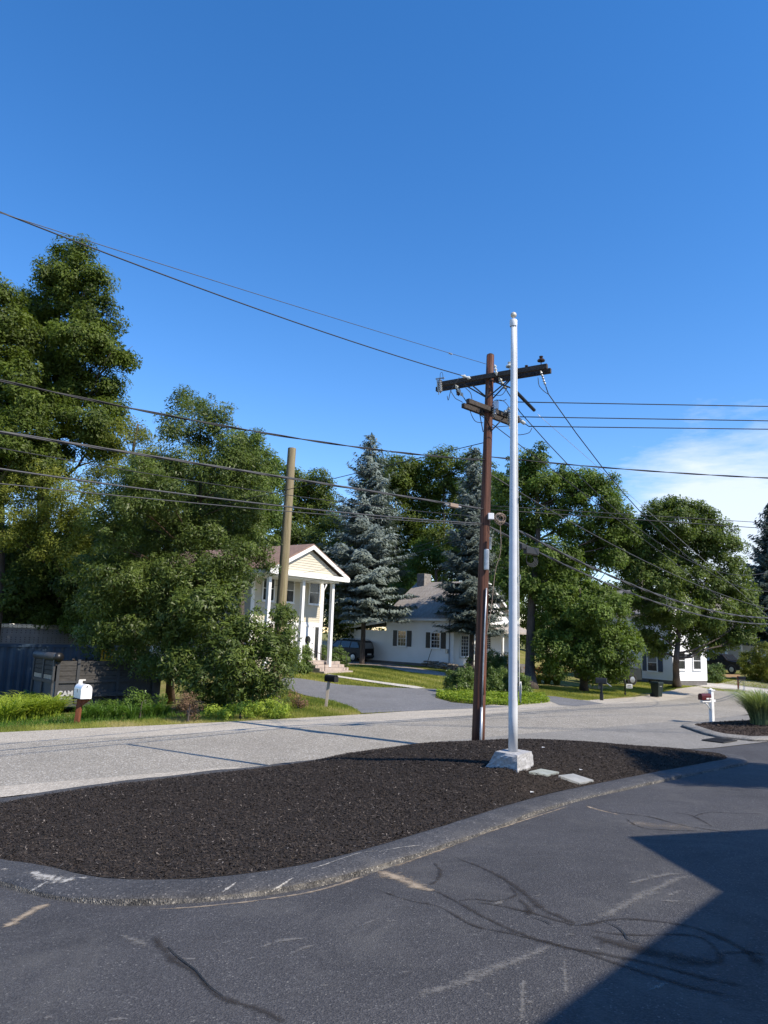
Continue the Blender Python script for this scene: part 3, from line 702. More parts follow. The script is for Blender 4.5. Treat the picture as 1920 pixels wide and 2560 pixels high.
# ================================================================== trees and plants
LC = [0]
def crown(name, blobs, Y, mat, parent, seed, leaf=.16, dens=1.0, wl=.62, clump=.55, flat=.78, jitter=2.2, zmin=None, droop=0.0, hue=.22):
    """blobs: (px, py, rx, ry[, dY]) in photo pixels at distance Y -> leaf clumps spread through ellipsoids"""
    leaf *= .84; clump *= .9
    rng = np.random.default_rng(seed); CP = []; CR = []; OUTD = []; TT = []
    cen = []
    for bl in blobs:
        px, py, rx, ry = bl[:4]; y_ = Y+(bl[4] if len(bl) > 4 else rng.uniform(-.5, .5)*rx*Y/FPX*jitter)
        c = at(px, py, y_); sx = rx*y_/FPX; sz = ry*y_/FPX; sy = (sx+sz)*.5
        cen.append(c); vol = sx*sy*sz; n = max(8, int(11*dens*(sx*sy+sy*sz+sx*sz)/3/(clump**2)))
        d = rng.normal(size=(n, 3)); d /= np.linalg.norm(d, axis=1, keepdims=True)
        rad = rng.uniform(.45, 1.0, n)**.6; spr = rng.random(n) < .20; rad = np.where(spr, rng.uniform(1.0, 1.32, n), rad)
        ctr = c+d*rad[:, None]*np.array([sx, sy, sz]); CP.append(ctr); OUTD.append(d)
        CR.append(rng.uniform(.6, 1.25, n)*clump*np.where(spr, .62, 1.0)); TT.append(rng.normal(0, hue, n)+rng.normal(0, .06))
    CP = np.concatenate(CP); CR = np.concatenate(CR); OUTD = np.concatenate(OUTD); TT = np.concatenate(TT)
    if zmin is not None:
        k = CP[:, 2] > zmin; CP, CR, OUTD, TT = CP[k], CR[k], OUTD[k], TT[k]
    m = np.maximum(10, (15*dens*(CR/leaf)**2).astype(int)); idx = np.repeat(np.arange(len(CP)), m); n = len(idx); LC[0] += n; print(name, len(CP), n)
    d = rng.normal(size=(n, 3)); d /= np.linalg.norm(d, axis=1, keepdims=True); rr = rng.uniform(0, 1, n)**.45
    P = CP[idx]+d*(rr*CR[idx])[:, None]*np.array([1, 1, flat]); P[:, 2] -= droop*rr*rr*CR[idx]
    Nn = np.array([.22, -.14, .50])+OUTD[idx]*.40+d*.35+rng.normal(size=(n, 3))*.42
    L = leaf*rng.uniform(.5, 1.4, n); tint = .48+TT[idx]*.8+rng.normal(0, .14, n)
    ax = d*.45+np.array([0, 0, -.35])+rng.normal(size=(n, 3))*.8
    o = leafmesh(name, P, Nn, L, L*wl, mat, parent, tint, seed, .22, None, ax)
    return o, cen
def limb_path(a, b, rng, k=5, wob=.08):
    a = np.array(a); b = np.array(b); L = np.linalg.norm(b-a); pts = []
    for i in range(k+1):
        t = i/k; p = a+(b-a)*t; p[2] += math.sin(t*math.pi)*L*-.04
        if 0 < i < k: p = p+rng.normal(size=3)*L*wob*.4
        pts.append(p)
    return pts
def tree(name, label, cat, base, trunk_pts, r0, blobs, Y, mat, seed, bark='bark', group=None, limbs=1.0, **kw):
    rng = np.random.default_rng(seed+500)
    t = tag(bpy.data.objects.new(name, None), label, cat, group); COL.objects.link(t); t.empty_display_size = .3
    t.location = tuple(map(float, base))
    inv = Vector(t.location)
    o, cen = crown('crown', blobs, Y, mat, None, seed, **kw)
    o.data.transform(Matrix.Translation(-inv)); o.parent = t
    tp = [np.array(p, float) for p in trunk_pts]; tp = catmull(tp, 4); n = len(tp)
    rad = [r0*(1-.72*i/(n-1)) for i in range(n)]
    rad[0] *= 1.5; rad[1] *= 1.2
    mb = MB().tube([p-np.array(inv) for p in tp], rad, 10); mb.build('trunk', bark, t, True)
    lb = MB()
    for c in cen:
        if rng.random() > limbs: continue
        # leave the trunk below the clump
        zs = [p[2] for p in tp]; want = c[2]-.45*np.linalg.norm(c[:2]-tp[n//2][:2])-.3
        i = int(np.argmin([abs(z-want) for z in zs])); i = min(max(i, n//3), n-1)
        rr = max(.02, rad[i]*.42); pts = limb_path(tp[i], c, rng)
        lb.tube([p-np.array(inv) for p in pts], [rr*(1-.8*j/(len(pts)-1)) for j in range(len(pts))], 6)
        for _ in range(2):
            q = pts[3]; e = c+rng.normal(size=3)*np.linalg.norm(c-tp[i])*.08
            lb.tube([p-np.array(inv) for p in limb_path(q, e, rng, 3)], [rr*.4, rr*.3, rr*.2, rr*.1], 5)
    if lb.v: lb.build('limbs', bark, t, True, kind='stuff')
    return t
def gp(px, py, off=0): return G(px, py, off)
def onground(p): return np.array([p[0], p[1], Tz(p[0], p[1])])
def base_at(px, Y):
    p = at(px, 1600, Y); return onground(p)
# --- far left: two tall maples behind the trailers
b = base_at(75, 35); tree('maple_tree', 'tallest maple at far left, crown pointing highest against the sky', 'tree', b,
    [b, b+np.array([.2, .2, 5]), at(110, 1000, 35), at(160, 700, 35)], .45,
    [(165, 640, 30, 32), (205, 640, 26, 30), (130, 690, 36, 36), (185, 690, 44, 40), (235, 710, 32, 40), (85, 780, 45, 50), (165, 760, 65, 60), (250, 790, 45, 55), (200, 850, 65, 60), (130, 870, 60, 60), (265, 880, 42, 42), (310, 888, 28, 22), (180, 950, 65, 60), (250, 965, 48, 48), (120, 990, 55, 60), (285, 1035, 34, 36), (210, 1050, 70, 50), (150, 1100, 60, 45), (250, 1110, 50, 40)], 34, 'leaf_maple', 101, leaf=.17, clump=.72, dens=1.0)
b = base_at(-30, 33); tree('maple_tree', 'broad maple cut by the left edge, next to the tallest maple', 'tree', b,
    [b, b+np.array([.1, 0, 5]), at(-10, 1000, 33), at(0, 800, 33)], .42,
    [(-20, 740, 50, 55), (20, 800, 50, 55), (60, 860, 45, 50), (-10, 880, 60, 55), (50, 930, 55, 55), (80, 1010, 50, 55), (10, 1010, 70, 60), (60, 1090, 70, 55), (0, 1110, 60, 60), (-50, 950, 60, 90), (100, 1160, 60, 40), (20, 1190, 80, 40)], 32.5, 'leaf_maple', 102, leaf=.17, clump=.7)
# --- yellowish understorey
b = base_at(330, 33); tree('ash_tree', 'thin yellow-green tree showing between the tall maple and the dark cherry', 'tree', b,
    [b, b+np.array([.1, .1, 4]), at(330, 1180, 33), at(345, 1060, 33)], .16,
    [(310, 1090, 36, 40), (355, 1080, 26, 26), (375, 1120, 40, 40), (270, 1150, 50, 40), (330, 1170, 60, 45), (250, 1215, 60, 45), (340, 1250, 70, 45)], 33, 'leaf_yellow', 103, leaf=.14, clump=.6, dens=.62, wl=.4)
b = base_at(150, 35.5); tree('sapling', 'yellow-green leafy sapling above the trailers at left', 'tree', b,
    [b, b+np.array([0, .1, 2.5]), at(150, 1330, 35), at(160, 1220, 35)], .13,
    [(110, 1200, 60, 35), (40, 1230, 60, 40), (170, 1250, 70, 45), (100, 1290, 80, 50), (210, 1310, 80, 50), (170, 1370, 70, 50), (20, 1310, 70, 60)], 31, 'leaf_yellow', 104, leaf=.14, clump=.6, dens=.7, wl=.42)
b = base_at(40, 36); tree('dark_tree', 'dense dark tree low at the left edge behind the container', 'tree', b,
    [b, b+np.array([0, 0, 2]), at(40, 1400, 36), at(50, 1300, 36)], .2,
    [(20, 1380, 80, 60), (90, 1400, 80, 70), (30, 1470, 90, 60), (130, 1460, 80, 60), (200, 1440, 70, 60), (60, 1520, 100, 40)], 36, 'leaf_dark', 105, leaf=.18, clump=.7)
b = base_at(270, 34); tree('dark_tree', 'shaded dark tree between the container and the cherry', 'tree', b,
    [b, b+np.array([0, 0, 2]), at(270, 1450, 34), at(280, 1330, 34)], .2,
    [(260, 1380, 80, 60), (330, 1360, 80, 70), (230, 1470, 80, 60), (310, 1480, 80, 70), (260, 1560, 70, 50), (340, 1580, 60, 60), (400, 1500, 80, 90)], 34, 'leaf_dark', 106, leaf=.17, clump=.7)
b = base_at(60, 38.5); tree('lime_shrub', 'bright lime shrub showing above the container roof', 'shrub', b,
    [b, b+np.array([0, 0, 1]), at(60, 1540, 38.5)], .08,
    [(20, 1520, 60, 30), (80, 1525, 60, 32), (140, 1540, 40, 24), (110, 1500, 40, 25)], 38.5, 'leaf_lime', 107, leaf=.13, clump=.45, limbs=.3)
for i, (px, Y_, bl, lbl) in enumerate(((90, 37, [(20, 1430, 70, 50), (90, 1450, 70, 50), (150, 1420, 70, 50), (60, 1350, 70, 50), (130, 1510, 60, 36)], 'leafy dark bush mass left of the container, behind'), (230, 36, [(200, 1480, 70, 50), (270, 1450, 70, 55), (230, 1400, 70, 50), (300, 1530, 60, 40), (190, 1540, 50, 30), (180, 1340, 60, 50)], 'leafy dark bush mass over the semi trailer'))):
    b = base_at(px, Y_); tree('understorey_bush', lbl, 'bush', b, [b, b+np.array([0, 0, 1]), b+np.array([0, 0, 3.])], .08, bl, Y_, 'leaf_ash', 150+i, leaf=.16, clump=.65, limbs=.3)
# --- the cherry by the verge
b = gp(425, 1757); tree('cherry_tree', 'dark open tree with leaning brown trunk at the verge', 'tree', b,
    [b, at(428, 1650, 27), at(455, 1540, 27), at(490, 1440, 27.2), at(500, 1300, 27.3), at(500, 1080, 27.4)], .15,
    [(480, 1000, 42, 30), (540, 1030, 44, 34), (450, 1060, 44, 40), (520, 1090, 60, 40), (590, 1110, 42, 40), (640, 1165, 36, 40), (560, 1170, 60, 45), (470, 1150, 60, 45), (390, 1180, 60, 50), (620, 1230, 55, 45), (520, 1240, 70, 50), (420, 1260, 75, 50), (330, 1270, 60, 45), (600, 1300, 60, 45), (500, 1330, 75, 50), (390, 1350, 75, 55), (300, 1370, 60, 50), (640, 1360, 45, 36), (560, 1385, 70, 40), (640, 1408, 40, 22), (450, 1420, 70, 40), (350, 1450, 70, 50), (280, 1480, 55, 50), (400, 1520, 60, 45), (330, 1560, 70, 40), (250, 1570, 60, 45), (300, 1620, 60, 28), (330, 1250, 60, 45, -2.2), (270, 1330, 60, 50, -2.0), (400, 1230, 60, 45, -2.4), (290, 1430, 60, 45, -1.8), (350, 1180, 50, 40, -2.6), (230, 1420, 50, 40, -1.2), (250, 1500, 50, 40, -.8), (420, 1470, 60, 40, -1.0), (500, 1450, 60, 36, -1.2), (560, 1450, 50, 30, -1.2), (430, 1580, 50, 40, -.6), (380, 1640, 40, 36, -.4), (600, 1430, 40, 24, -1.2)], 27, 'leaf_cherry', 110, bark='bark_brown', leaf=.15, clump=.55, wl=.36, dens=.95, droop=.25)
b = base_at(600, 36); tree('ash_tree', 'green tree behind the cherry, reaching right toward the bare pole', 'tree', b,
    [b, b+np.array([0, 0, 3]), at(600, 1250, 36), at(600, 1130, 36)], .22,
    [(620, 1120, 40, 40), (660, 1180, 45, 50), (590, 1180, 50, 50), (630, 1260, 60, 50), (670, 1290, 40, 45), (600, 1330, 60, 50), (540, 1250, 60, 60)], 36, 'leaf_ash', 111, leaf=.17, clump=.65)
# --- big broad bush at the foot of the bare pole
b = gp(560, 1768); tree('sumac_bush', 'big glossy green bush around the foot of the bare pole', 'bush', b,
    [b, at(560, 1680, 25.6), at(570, 1560, 25.6)], .07,
    [(500, 1500, 60, 34), (570, 1480, 55, 30), (450, 1540, 60, 45), (540, 1550, 70, 45), (620, 1545, 50, 35), (660, 1600, 55, 40), (580, 1620, 75, 50), (490, 1610, 70, 50), (700, 1600, 36, 34), (720, 1640, 24, 36), (690, 1670, 45, 50), (610, 1690, 70, 45), (520, 1690, 70, 45), (450, 1660, 50, 50), (650, 1730, 45, 32), (560, 1740, 60, 25), (720, 1560, 18, 30), (710, 1530, 16, 12)], 25.6, 'leaf_cherry', 112, leaf=.19, clump=.5, wl=.36, dens=.95, droop=.35, limbs=.5)
# --- woods behind the houses
def wood_tree(lbl, px, Y, blobs, mat, seed, r=.25, leaf=.24, clump=.95, dens=.8, name='maple_tree'):
    b = base_at(px, Y); top = min(q[1] for q in blobs)
    return tree(name, lbl, 'tree', b, [b, b+np.array([0, 0, 3]), at(px, (top+1500)/2, Y), at(px, top+40, Y)], r, blobs, Y, mat, seed, leaf=leaf, clump=clump, dens=dens, group='trees in the woods behind the houses')
wood_tree('bright maple top left of the blue spruce, behind the bare pole', 770, 64, [(700, 1180, 30, 30), (740, 1210, 36, 36), (800, 1205, 34, 36), (770, 1240, 50, 40), (720, 1270, 45, 45), (810, 1280, 45, 50), (760, 1320, 55, 50)], 'leaf_maple', 120)
wood_tree('dark tree behind the ridge of the pillared house', 700, 60, [(690, 1330, 50, 50), (760, 1370, 60, 45), (830, 1350, 50, 60), (680, 1400, 40, 40), (840, 1420, 60, 50), (780, 1450, 50, 40), (850, 1500, 50, 60), (870, 1570, 40, 40)], 'leaf_dark', 121)
wood_tree('dark tree behind the white wing, low and shaded', 900, 76, [(880, 1330, 60, 60), (930, 1400, 60, 60), (870, 1450, 60, 50), (960, 1470, 60, 50), (890, 1530, 60, 50), (1000, 1430, 50, 50)], 'leaf_dark', 122, leaf=.28, clump=1.1)
wood_tree('sunlit maple crown right of the blue spruce top', 990, 74, [(940, 1180, 40, 28), (1000, 1165, 45, 28), (970, 1220, 60, 40), (1040, 1230, 55, 45), (930, 1250, 45, 40), (1000, 1290, 60, 45), (940, 1320, 50, 40), (1060, 1310, 50, 45), (1000, 1370, 60, 40)], 'leaf_maple', 123, leaf=.28, clump=1.1)
wood_tree('sunlit maple crown just left of the brown pole top', 1110, 72, [(1060, 1170, 40, 26), (1110, 1150, 45, 26), (1165, 1160, 40, 30), (1090, 1205, 60, 40), (1160, 1220, 50, 45), (1110, 1270, 60, 45), (1180, 1300, 45, 50), (1090, 1350, 55, 45)], 'leaf_maple', 124, leaf=.28, clump=1.1)
wood_tree('olive tree peering over the grey shingle roof', 1090, 68, [(1060, 1400, 50, 40), (1120, 1410, 50, 45), (1030, 1450, 30, 25), (1160, 1380, 50, 50), (1010, 1480, 40, 25)], 'leaf_ash', 125)
wood_tree('dark tree filling the gap behind the brown pole', 1220, 66, [(1200, 1250, 50, 60), (1240, 1330, 50, 60), (1210, 1420, 55, 60), (1250, 1480, 45, 50), (1230, 1190, 30, 40)], 'leaf_ash', 126)
wood_tree('far tree low between the two big right-hand crowns', 1600, 78, [(1560, 1360, 40, 50), (1600, 1420, 40, 60), (1580, 1500, 50, 50), (1540, 1560, 60, 40), (1480, 1580, 60, 50)], 'leaf_dark', 127, leaf=.28, clump=1.1)
for i, (px, Y, bl, lbl) in enumerate(((480, 52, [(440, 1250, 110, 100), (540, 1300, 90, 90), (430, 1400, 120, 90), (560, 1420, 90, 70)], 'dim tree deep behind the cherry'),
        (1900, 95, [(1850, 1540, 60, 40), (1920, 1560, 70, 50), (1990, 1520, 70, 70)], 'far tree behind the grey house at right'),
        (1330, 80, [(1280, 1400, 70, 60), (1360, 1420, 70, 60), (1320, 1500, 80, 60), (1420, 1480, 70, 60), (1400, 1570, 80, 50)], 'dark far tree behind the ivy-clad trunk'))):
    wood_tree(lbl, px, Y, bl, 'leaf_dark', 130+i, leaf=.26, clump=1.0)
# --- right: tall ash with an ivy-clad trunk
b = gp(1325, 1722); tree('ash_tree', 'tall twin-topped ash with ivy-dark trunk right of the flagpole', 'tree', b,
    [b, at(1325, 1640, 44), at(1330, 1500, 44), at(1345, 1350, 44), at(1340, 1180, 44)], .34,
    [(1305, 1160, 30, 36), (1345, 1140, 22, 34), (1290, 1220, 46, 46), (1350, 1210, 40, 45), (1270, 1290, 45, 50), (1330, 1290, 55, 45), (1400, 1240, 40, 45), (1410, 1190, 26, 26), (1450, 1215, 40, 40), (1500, 1200, 34, 32), (1490, 1260, 50, 45), (1540, 1270, 36, 40), (1420, 1310, 55, 40), (1510, 1330, 55, 36), (1560, 1330, 28, 30), (1300, 1370, 55, 45), (1390, 1390, 60, 40), (1480, 1390, 60, 34), (1290, 1450, 50, 45), (1540, 1395, 30, 24), (1370, 1460, 55, 40)], 44, 'leaf_ash', 140, leaf=.19, clump=.72, dens=.9)
b = gp(1460, 1727); tree('maple_tree', 'low spreading maple with yellowish tips over the parked green van', 'tree', b,
    [b, at(1458, 1640, 43), at(1450, 1520, 43), at(1450, 1470, 43)], .2,
    [(1440, 1460, 55, 34), (1510, 1490, 50, 30), (1400, 1500, 50, 36), (1470, 1530, 60, 36), (1560, 1510, 42, 24), (1390, 1560, 55, 40), (1500, 1570, 60, 34), (1440, 1600, 60, 36), (1560, 1580, 34, 26), (1520, 1620, 55, 28), (1580, 1620, 30, 18), (1460, 1645, 60, 26), (1550, 1650, 36, 16), (1375, 1620, 40, 40), (1385, 1670, 34, 26), (1500, 1672, 40, 14), (1540, 1680, 26, 12), (1480, 1690, 30, 12)], 43, 'leaf_ash', 141, leaf=.19, clump=.6, dens=.85)
b = gp(1692, 1716); tree('maple_tree', 'round-crowned maple standing on the lawn before the far white house', 'tree', b,
    [b, at(1690, 1660, 46), at(1695, 1600, 46), at(1700, 1480, 46), at(1700, 1330, 46)], .24,
    [(1650, 1275, 36, 26), (1700, 1262, 34, 22), (1750, 1285, 36, 26), (1620, 1310, 45, 36), (1690, 1310, 55, 40), (1770, 1320, 45, 38), (1590, 1360, 36, 36), (1650, 1375, 60, 45), (1730, 1385, 60, 45), (1810, 1360, 40, 40), (1590, 1430, 45, 40), (1660, 1450, 60, 45), (1750, 1460, 60, 45), (1830, 1440, 45, 45), (1610, 1500, 50, 36), (1690, 1530, 60, 36), (1780, 1530, 60, 40), (1850, 1500, 40, 40), (1865, 1550, 30, 30), (1620, 1570, 50, 30), (1720, 1590, 40, 24), (1800, 1580, 55, 32), (1850, 1595, 30, 22), (1640, 1620, 40, 18), (1760, 1620, 40, 18)], 46, 'leaf_round', 142, leaf=.19, clump=.65, dens=.9)
# --- spruces
def spruce(label, base, htop, Y, r0, mat, seed, rmax, clear, trunk_r, dens=1.0, name='spruce_tree', group=None, needle=.34):
    rng = np.random.default_rng(seed); base = np.array(base); H = htop-base[2]
    t = thing(name, label, 'tree', base, group=group)
    MB().tube([(0, 0, -.2), (0, 0, .3), (.02, 0, H*.5), (0, 0, H*.98)], [trunk_r*1.35, trunk_r, trunk_r*.6, .02], 10).build('trunk', 'bark', t, True)
    P = []; Nn = []; AX = []; L = []; TT = []; bb = MB()
    z = clear
    while z < H-.15:
        f_ = (z-clear)/(H-clear); prof = rmax*((1-f_)**.8)*(0.62+.38*min(1, f_*4+.25))
        nb = int(5+5*(1-f_)); a0 = rng.uniform(0, 6.28)
        for k in range(nb):
            a = a0+6.283*k/nb+rng.normal(0, .22); ln = prof*rng.uniform(.62, 1.22)+.12; zz = z+rng.uniform(-.14, .14)
            dirv = np.array([math.cos(a), math.sin(a), 0]); sl = -.42+.75*f_+rng.normal(0, .07); side = np.array([-dirv[1], dirv[0], 0])
            S = max(3, int(ln/.17)); bt = rng.normal(0, .16)
            pts = []
            for j in range(S+1):
                q = j/S; p = dirv*ln*q+np.array([0, 0, zz+ln*(sl*q+.30*q*q)]); pts.append(p)
            if k % 2 == 0 and f_ < .8: bb.tube([pts[0], pts[S//2], pts[-1]], [.03*(1-f_)+.008, .015, .005], 4, False)
            for j in range(1, S+1):
                q = j/S; p = pts[j]; tw = (1-q*.72)*ln*.36+.12
                for sgn in (-1, 1, 0):
                    m_ = max(1, int(tw/.15*dens)) if sgn else 1
                    for i in range(m_):
                        u_ = (i+.6)/m_; pp = p+side*sgn*tw*u_+dirv*tw*u_*.55+np.array([0, 0, -.12*tw*u_])+rng.normal(0, .035, 3)
                        P.append(pp); AX.append(side*sgn*.8+dirv*.8+np.array([0, 0, -.25])+rng.normal(0, .2, 3))
                        Nn.append(np.array([0, 0, .8])+dirv*.75+rng.normal(0, .38, 3)); L.append(needle*rng.uniform(.7, 1.3)); TT.append(.48+bt+.28*q+.2*u_+rng.normal(0, .12))
        z += (.30+.16*rng.random())*(1 if f_ < .8 else .6)
    P = np.array(P); print(label, len(P))
    leafmesh('crown', P, np.array(Nn), np.array(L), np.array(L)*.38, mat, t, np.array(TT), seed, .3, None, np.array(AX))
    if bb.v: bb.build('limbs', 'bark', t, True, kind='stuff')
    return t
b = gp(905, 1660); spruce('blue-grey spruce right of the pillared house', b, at(922, 1090, b[1])[2], b[1], .2, 'needle_blue', 201, 4.0, 3.7, .19, dens=1.15)
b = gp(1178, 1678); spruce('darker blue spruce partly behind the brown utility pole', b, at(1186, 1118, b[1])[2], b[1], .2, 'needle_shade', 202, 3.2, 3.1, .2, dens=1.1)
b = base_at(1945, 78); spruce('ragged dark spruce at the right edge behind the round maple', b, at(1935, 1260, 78)[2], 78, .2, 'needle_dark', 203, 5.2, 3.0, .25, dens=.6, needle=.5)
# --- clipped shrubs and beds
def shrub(label, px, py, blobs, Y, mat, seed, name='shrub', cat='shrub', leaf=.09, clump=.26, dens=1.0, group=None, wl=.5, **kw):
    b = gp(px, py); return tree(name, label, cat, b, [b, b+np.array([0, 0, .25]), b+np.array([0.03, 0, .5])], .03, blobs, Y, mat, seed, leaf=leaf, clump=clump, dens=dens, wl=wl, limbs=.4, group=group, zmin=b[2]-.05, **kw)
b = gp(755, 1682); shrub('leafy shrub left of the brick steps', 755, 1684, [(735, 1645, 22, 28), (760, 1640, 18, 30), (745, 1668, 26, 18), (765, 1665, 16, 18)], b[1], 'leaf_hedge', 301, leaf=.12)
b = gp(845, 1675); shrub('bright clipped shrub right of the brick steps', 845, 1676, [(845, 1640, 18, 20), (830, 1650, 14, 20), (858, 1650, 12, 22), (840, 1662, 18, 14)], b[1], 'leaf_hedge', 302, leaf=.11)
b = gp(808, 1662); shrub('shaded shrub behind the right porch column', 808, 1664, [(805, 1630, 12, 18), (818, 1640, 12, 18)], b[1], 'leaf_hedge', 303, leaf=.11)
b = gp(1160, 1738); Yh = b[1]
shrub('dark rounded hedge left of the brown utility pole', 1140, 1737, [(1130, 1705, 18, 24), (1160, 1695, 26, 28), (1185, 1705, 22, 26), (1150, 1722, 34, 16)], Yh+.8, 'leaf_hedge', 304, leaf=.10, dens=1.1)
shrub('taller clipped shrub between brown pole and flagpole', 1240, 1700, [(1232, 1650, 22, 26), (1248, 1665, 16, 22), (1225, 1672, 20, 20)], gp(1240, 1702)[1], 'leaf_hedge', 305, leaf=.10)
shrub('spreading hedge behind the flagpole', 1250, 1738, [(1225, 1700, 20, 26), (1255, 1705, 26, 28), (1290, 1705, 26, 26), (1310, 1712, 18, 20), (1240, 1722, 32, 16), (1290, 1726, 26, 14)], Yh+1.4, 'leaf_hedge', 306, leaf=.10, dens=1.1)
shrub('yellow-green shrub low before the white porch', 1275, 1690, [(1270, 1655, 16, 20), (1285, 1670, 14, 18)], gp(1275, 1692)[1], 'leaf_yellow', 307, leaf=.10)
shrub('bright rounded shrub close right of the round maple trunk', 1735, 1706, [(1722, 1685, 14, 16), (1745, 1682, 16, 18), (1735, 1695, 22, 10)], gp(1735, 1707)[1], 'leaf_hedge', 308, leaf=.14, clump=.34)
shrub('bright shrub in front of the dark pickup truck', 1785, 1705, [(1772, 1685, 16, 20), (1795, 1680, 14, 18), (1790, 1694, 18, 10)], gp(1785, 1706)[1], 'leaf_hedge', 309, leaf=.14, clump=.34)
shrub('large olive shrub at the right edge by the far mailbox', 1890, 1700, [(1875, 1655, 26, 24), (1910, 1640, 26, 30), (1940, 1660, 30, 30), (1890, 1680, 30, 20), (1930, 1690, 30, 16)], gp(1890, 1704)[1], 'leaf_yellow', 310, leaf=.15, clump=.4)
shrub('slim dark evergreen at the corner of the far white house', 1748, 1695, [(1750, 1665, 8, 26), (1752, 1648, 6, 14)], gp(1748, 1697)[1], 'leaf_dark', 311, leaf=.12)
shrub('dark shrub at the near corner of the far white house', 1585, 1706, [(1580, 1668, 10, 16), (1586, 1680, 12, 14), (1576, 1694, 14, 12)], gp(1585, 1707)[1], 'leaf_dark', 312, leaf=.14)
b = gp(745, 1772); shrub('reddish weed clump left of the black mailbox', 745, 1774, [(735, 1745, 10, 18), (755, 1752, 10, 14)], b[1], 'dry_leaf', 313, leaf=.07, dens=.4)
b = gp(470, 1800); shrub('dead brown bush at the verge below the cherry', 470, 1806, [(462, 1775, 20, 24), (485, 1780, 16, 22), (470, 1755, 14, 16)], b[1], 'dry_leaf', 314, name='dead_bush', leaf=.09, dens=.7, wl=.35)
b = gp(600, 1795); shrub('low leafy weeds along the bush foot by the verge', 600, 1796, [(540, 1780, 26, 12), (580, 1776, 26, 14), (630, 1772, 28, 16), (670, 1768, 26, 16), (700, 1775, 20, 14)], b[1], 'leaf_lime', 315, leaf=.08, dens=.7, name='weed_patch', cat='weeds')
b = gp(350, 1790); shrub('shaded leafy weeds under the cherry', 350, 1796, [(300, 1770, 30, 18), (350, 1765, 26, 20), (390, 1760, 22, 20), (260, 1775, 26, 18), (330, 1745, 18, 18)], b[1]+.4, 'leaf_bush', 316, leaf=.09, dens=.7, name='weed_patch', cat='weeds')
# arching tufts
def tuft(name, label, cat, base, n, hgt, spread, wid, mat, seed, arch=.6, parentless=True):
    rng = np.random.default_rng(seed); base = np.array(base); t = thing(name, label, cat, base)
    a = rng.uniform(0, 6.283, n); h = hgt*rng.uniform(.55, 1.1, n); r_ = spread*np.sqrt(rng.random(n)); bx = np.c_[np.cos(a), np.sin(a)]*(r_*.35)[:, None]
    P = []; Nn = []; AX = []; L = []; W = []; TT = []; S = 6
    out_ = h*arch*rng.uniform(.3, 1.2, n); tt = rng.beta(2, 2, n)
    for j in range(S):
        q0, q1 = j/S, (j+1)/S
        def pos(q): return np.c_[bx[:, 0]+np.cos(a)*out_*q**2, bx[:, 1]+np.sin(a)*out_*q**2, h*(q-.42*arch*q**3)]
        p0, p1 = pos(q0), pos(q1); d = p1-p0; ln = np.linalg.norm(d, axis=1)
        P.append((p0+p1)/2); AX.append(d); Nn.append(np.cross(d, np.c_[-np.sin(a), np.cos(a), 0*a])*-1+rng.normal(0, .02, (n, 3))); L.append(ln*1.5); W.append(np.full(n, wid*(1.1-.8*q0))); TT.append(tt*.7+.25*q0)
    leafmesh('blades', np.concatenate(P), np.concatenate(Nn), np.concatenate(L), np.concatenate(W), mat, t, np.concatenate(TT), seed, .15, None, np.concatenate(AX))
    return t
p = at(1905, 1800, 24.6); p = np.array([p[0], p[1], float(RZ(p[0], p[1]))])
tuft('ornamental_grass', 'tall variegated grass clump on the right-hand mulch island', 'grass clump', p, 1300, 1.35, 1.0, .035, 'reed_pale', 401, .6)
tuft('ornamental_grass', 'second variegated grass clump at the right edge behind the first', 'grass clump', p+np.array([1.1, .8, 0]), 700, 1.3, 1.0, .035, 'reed_pale', 402, .6)
for i, (px, py) in enumerate(((10, 1806), (45, 1800), (80, 1797), (110, 1793), (28, 1785), (70, 1780), (-15, 1796), (135, 1790), (100, 1776))):
    b = gp(px, py); lb = ['leftmost at the road edge', 'front row, second from the left edge', 'front row, left of the brown mailbox post', 'front row, nearest the brown mailbox post', 'behind the front row at the left edge', 'behind the front row before the trailer', 'cut by the left edge', 'small, just left of the brown mailbox post', 'rear row, under the trailer tongue'][i]
    tuft('daylily_clump', 'lime-green strappy clump, '+lb, 'plant', b, 150, .95, .55, .062, 'leaf_lime', 410+i, .8)['group'] = 'lime-green clumps at the verge'
for i, (px, py) in enumerate(((215, 1800), (250, 1798), (290, 1795), (330, 1797), (375, 1792), (405, 1790), (235, 1785), (290, 1780))):
    b = gp(px, py); lb = ['just right of the brown mailbox post', 'second right of the brown mailbox post', 'third right of the brown mailbox post', 'below the cherry shade, front', 'beside the cherry trunk, pale', 'right against the cherry trunk', 'behind the white mailbox', 'deep in the cherry shade'][i]
    tuft('daylily_clump', 'dark green strappy clump, '+lb, 'plant', b, 110, .6, .45, .03, 'grass_lush', 430+i, .75)['group'] = 'dark green clumps under the cherry'
for i, (px, py, lb) in enumerate(((1345, 1708, 'left'), (1368, 1709, 'middle'), (1392, 1711, 'right'))):
    b = gp(px, py); t = tuft('daylily_clump', 'flowering orange daylily clump, %s of three by the ash trunk' % lb, 'plant', b, 260, .75, .55, .05, 'leaf_yellow', 450+i, .7); t['group'] = 'orange daylilies'
    rng = np.random.default_rng(460+i); n = 70; Pp = np.c_[rng.normal(0, .38, n), rng.normal(0, .3, n), rng.uniform(.62, .98, n)]
    leafmesh('flowers', Pp, rng.normal(size=(n, 3)), .16, .13, 'petal_orange', t, None, 470+i, .3, 'stuff')
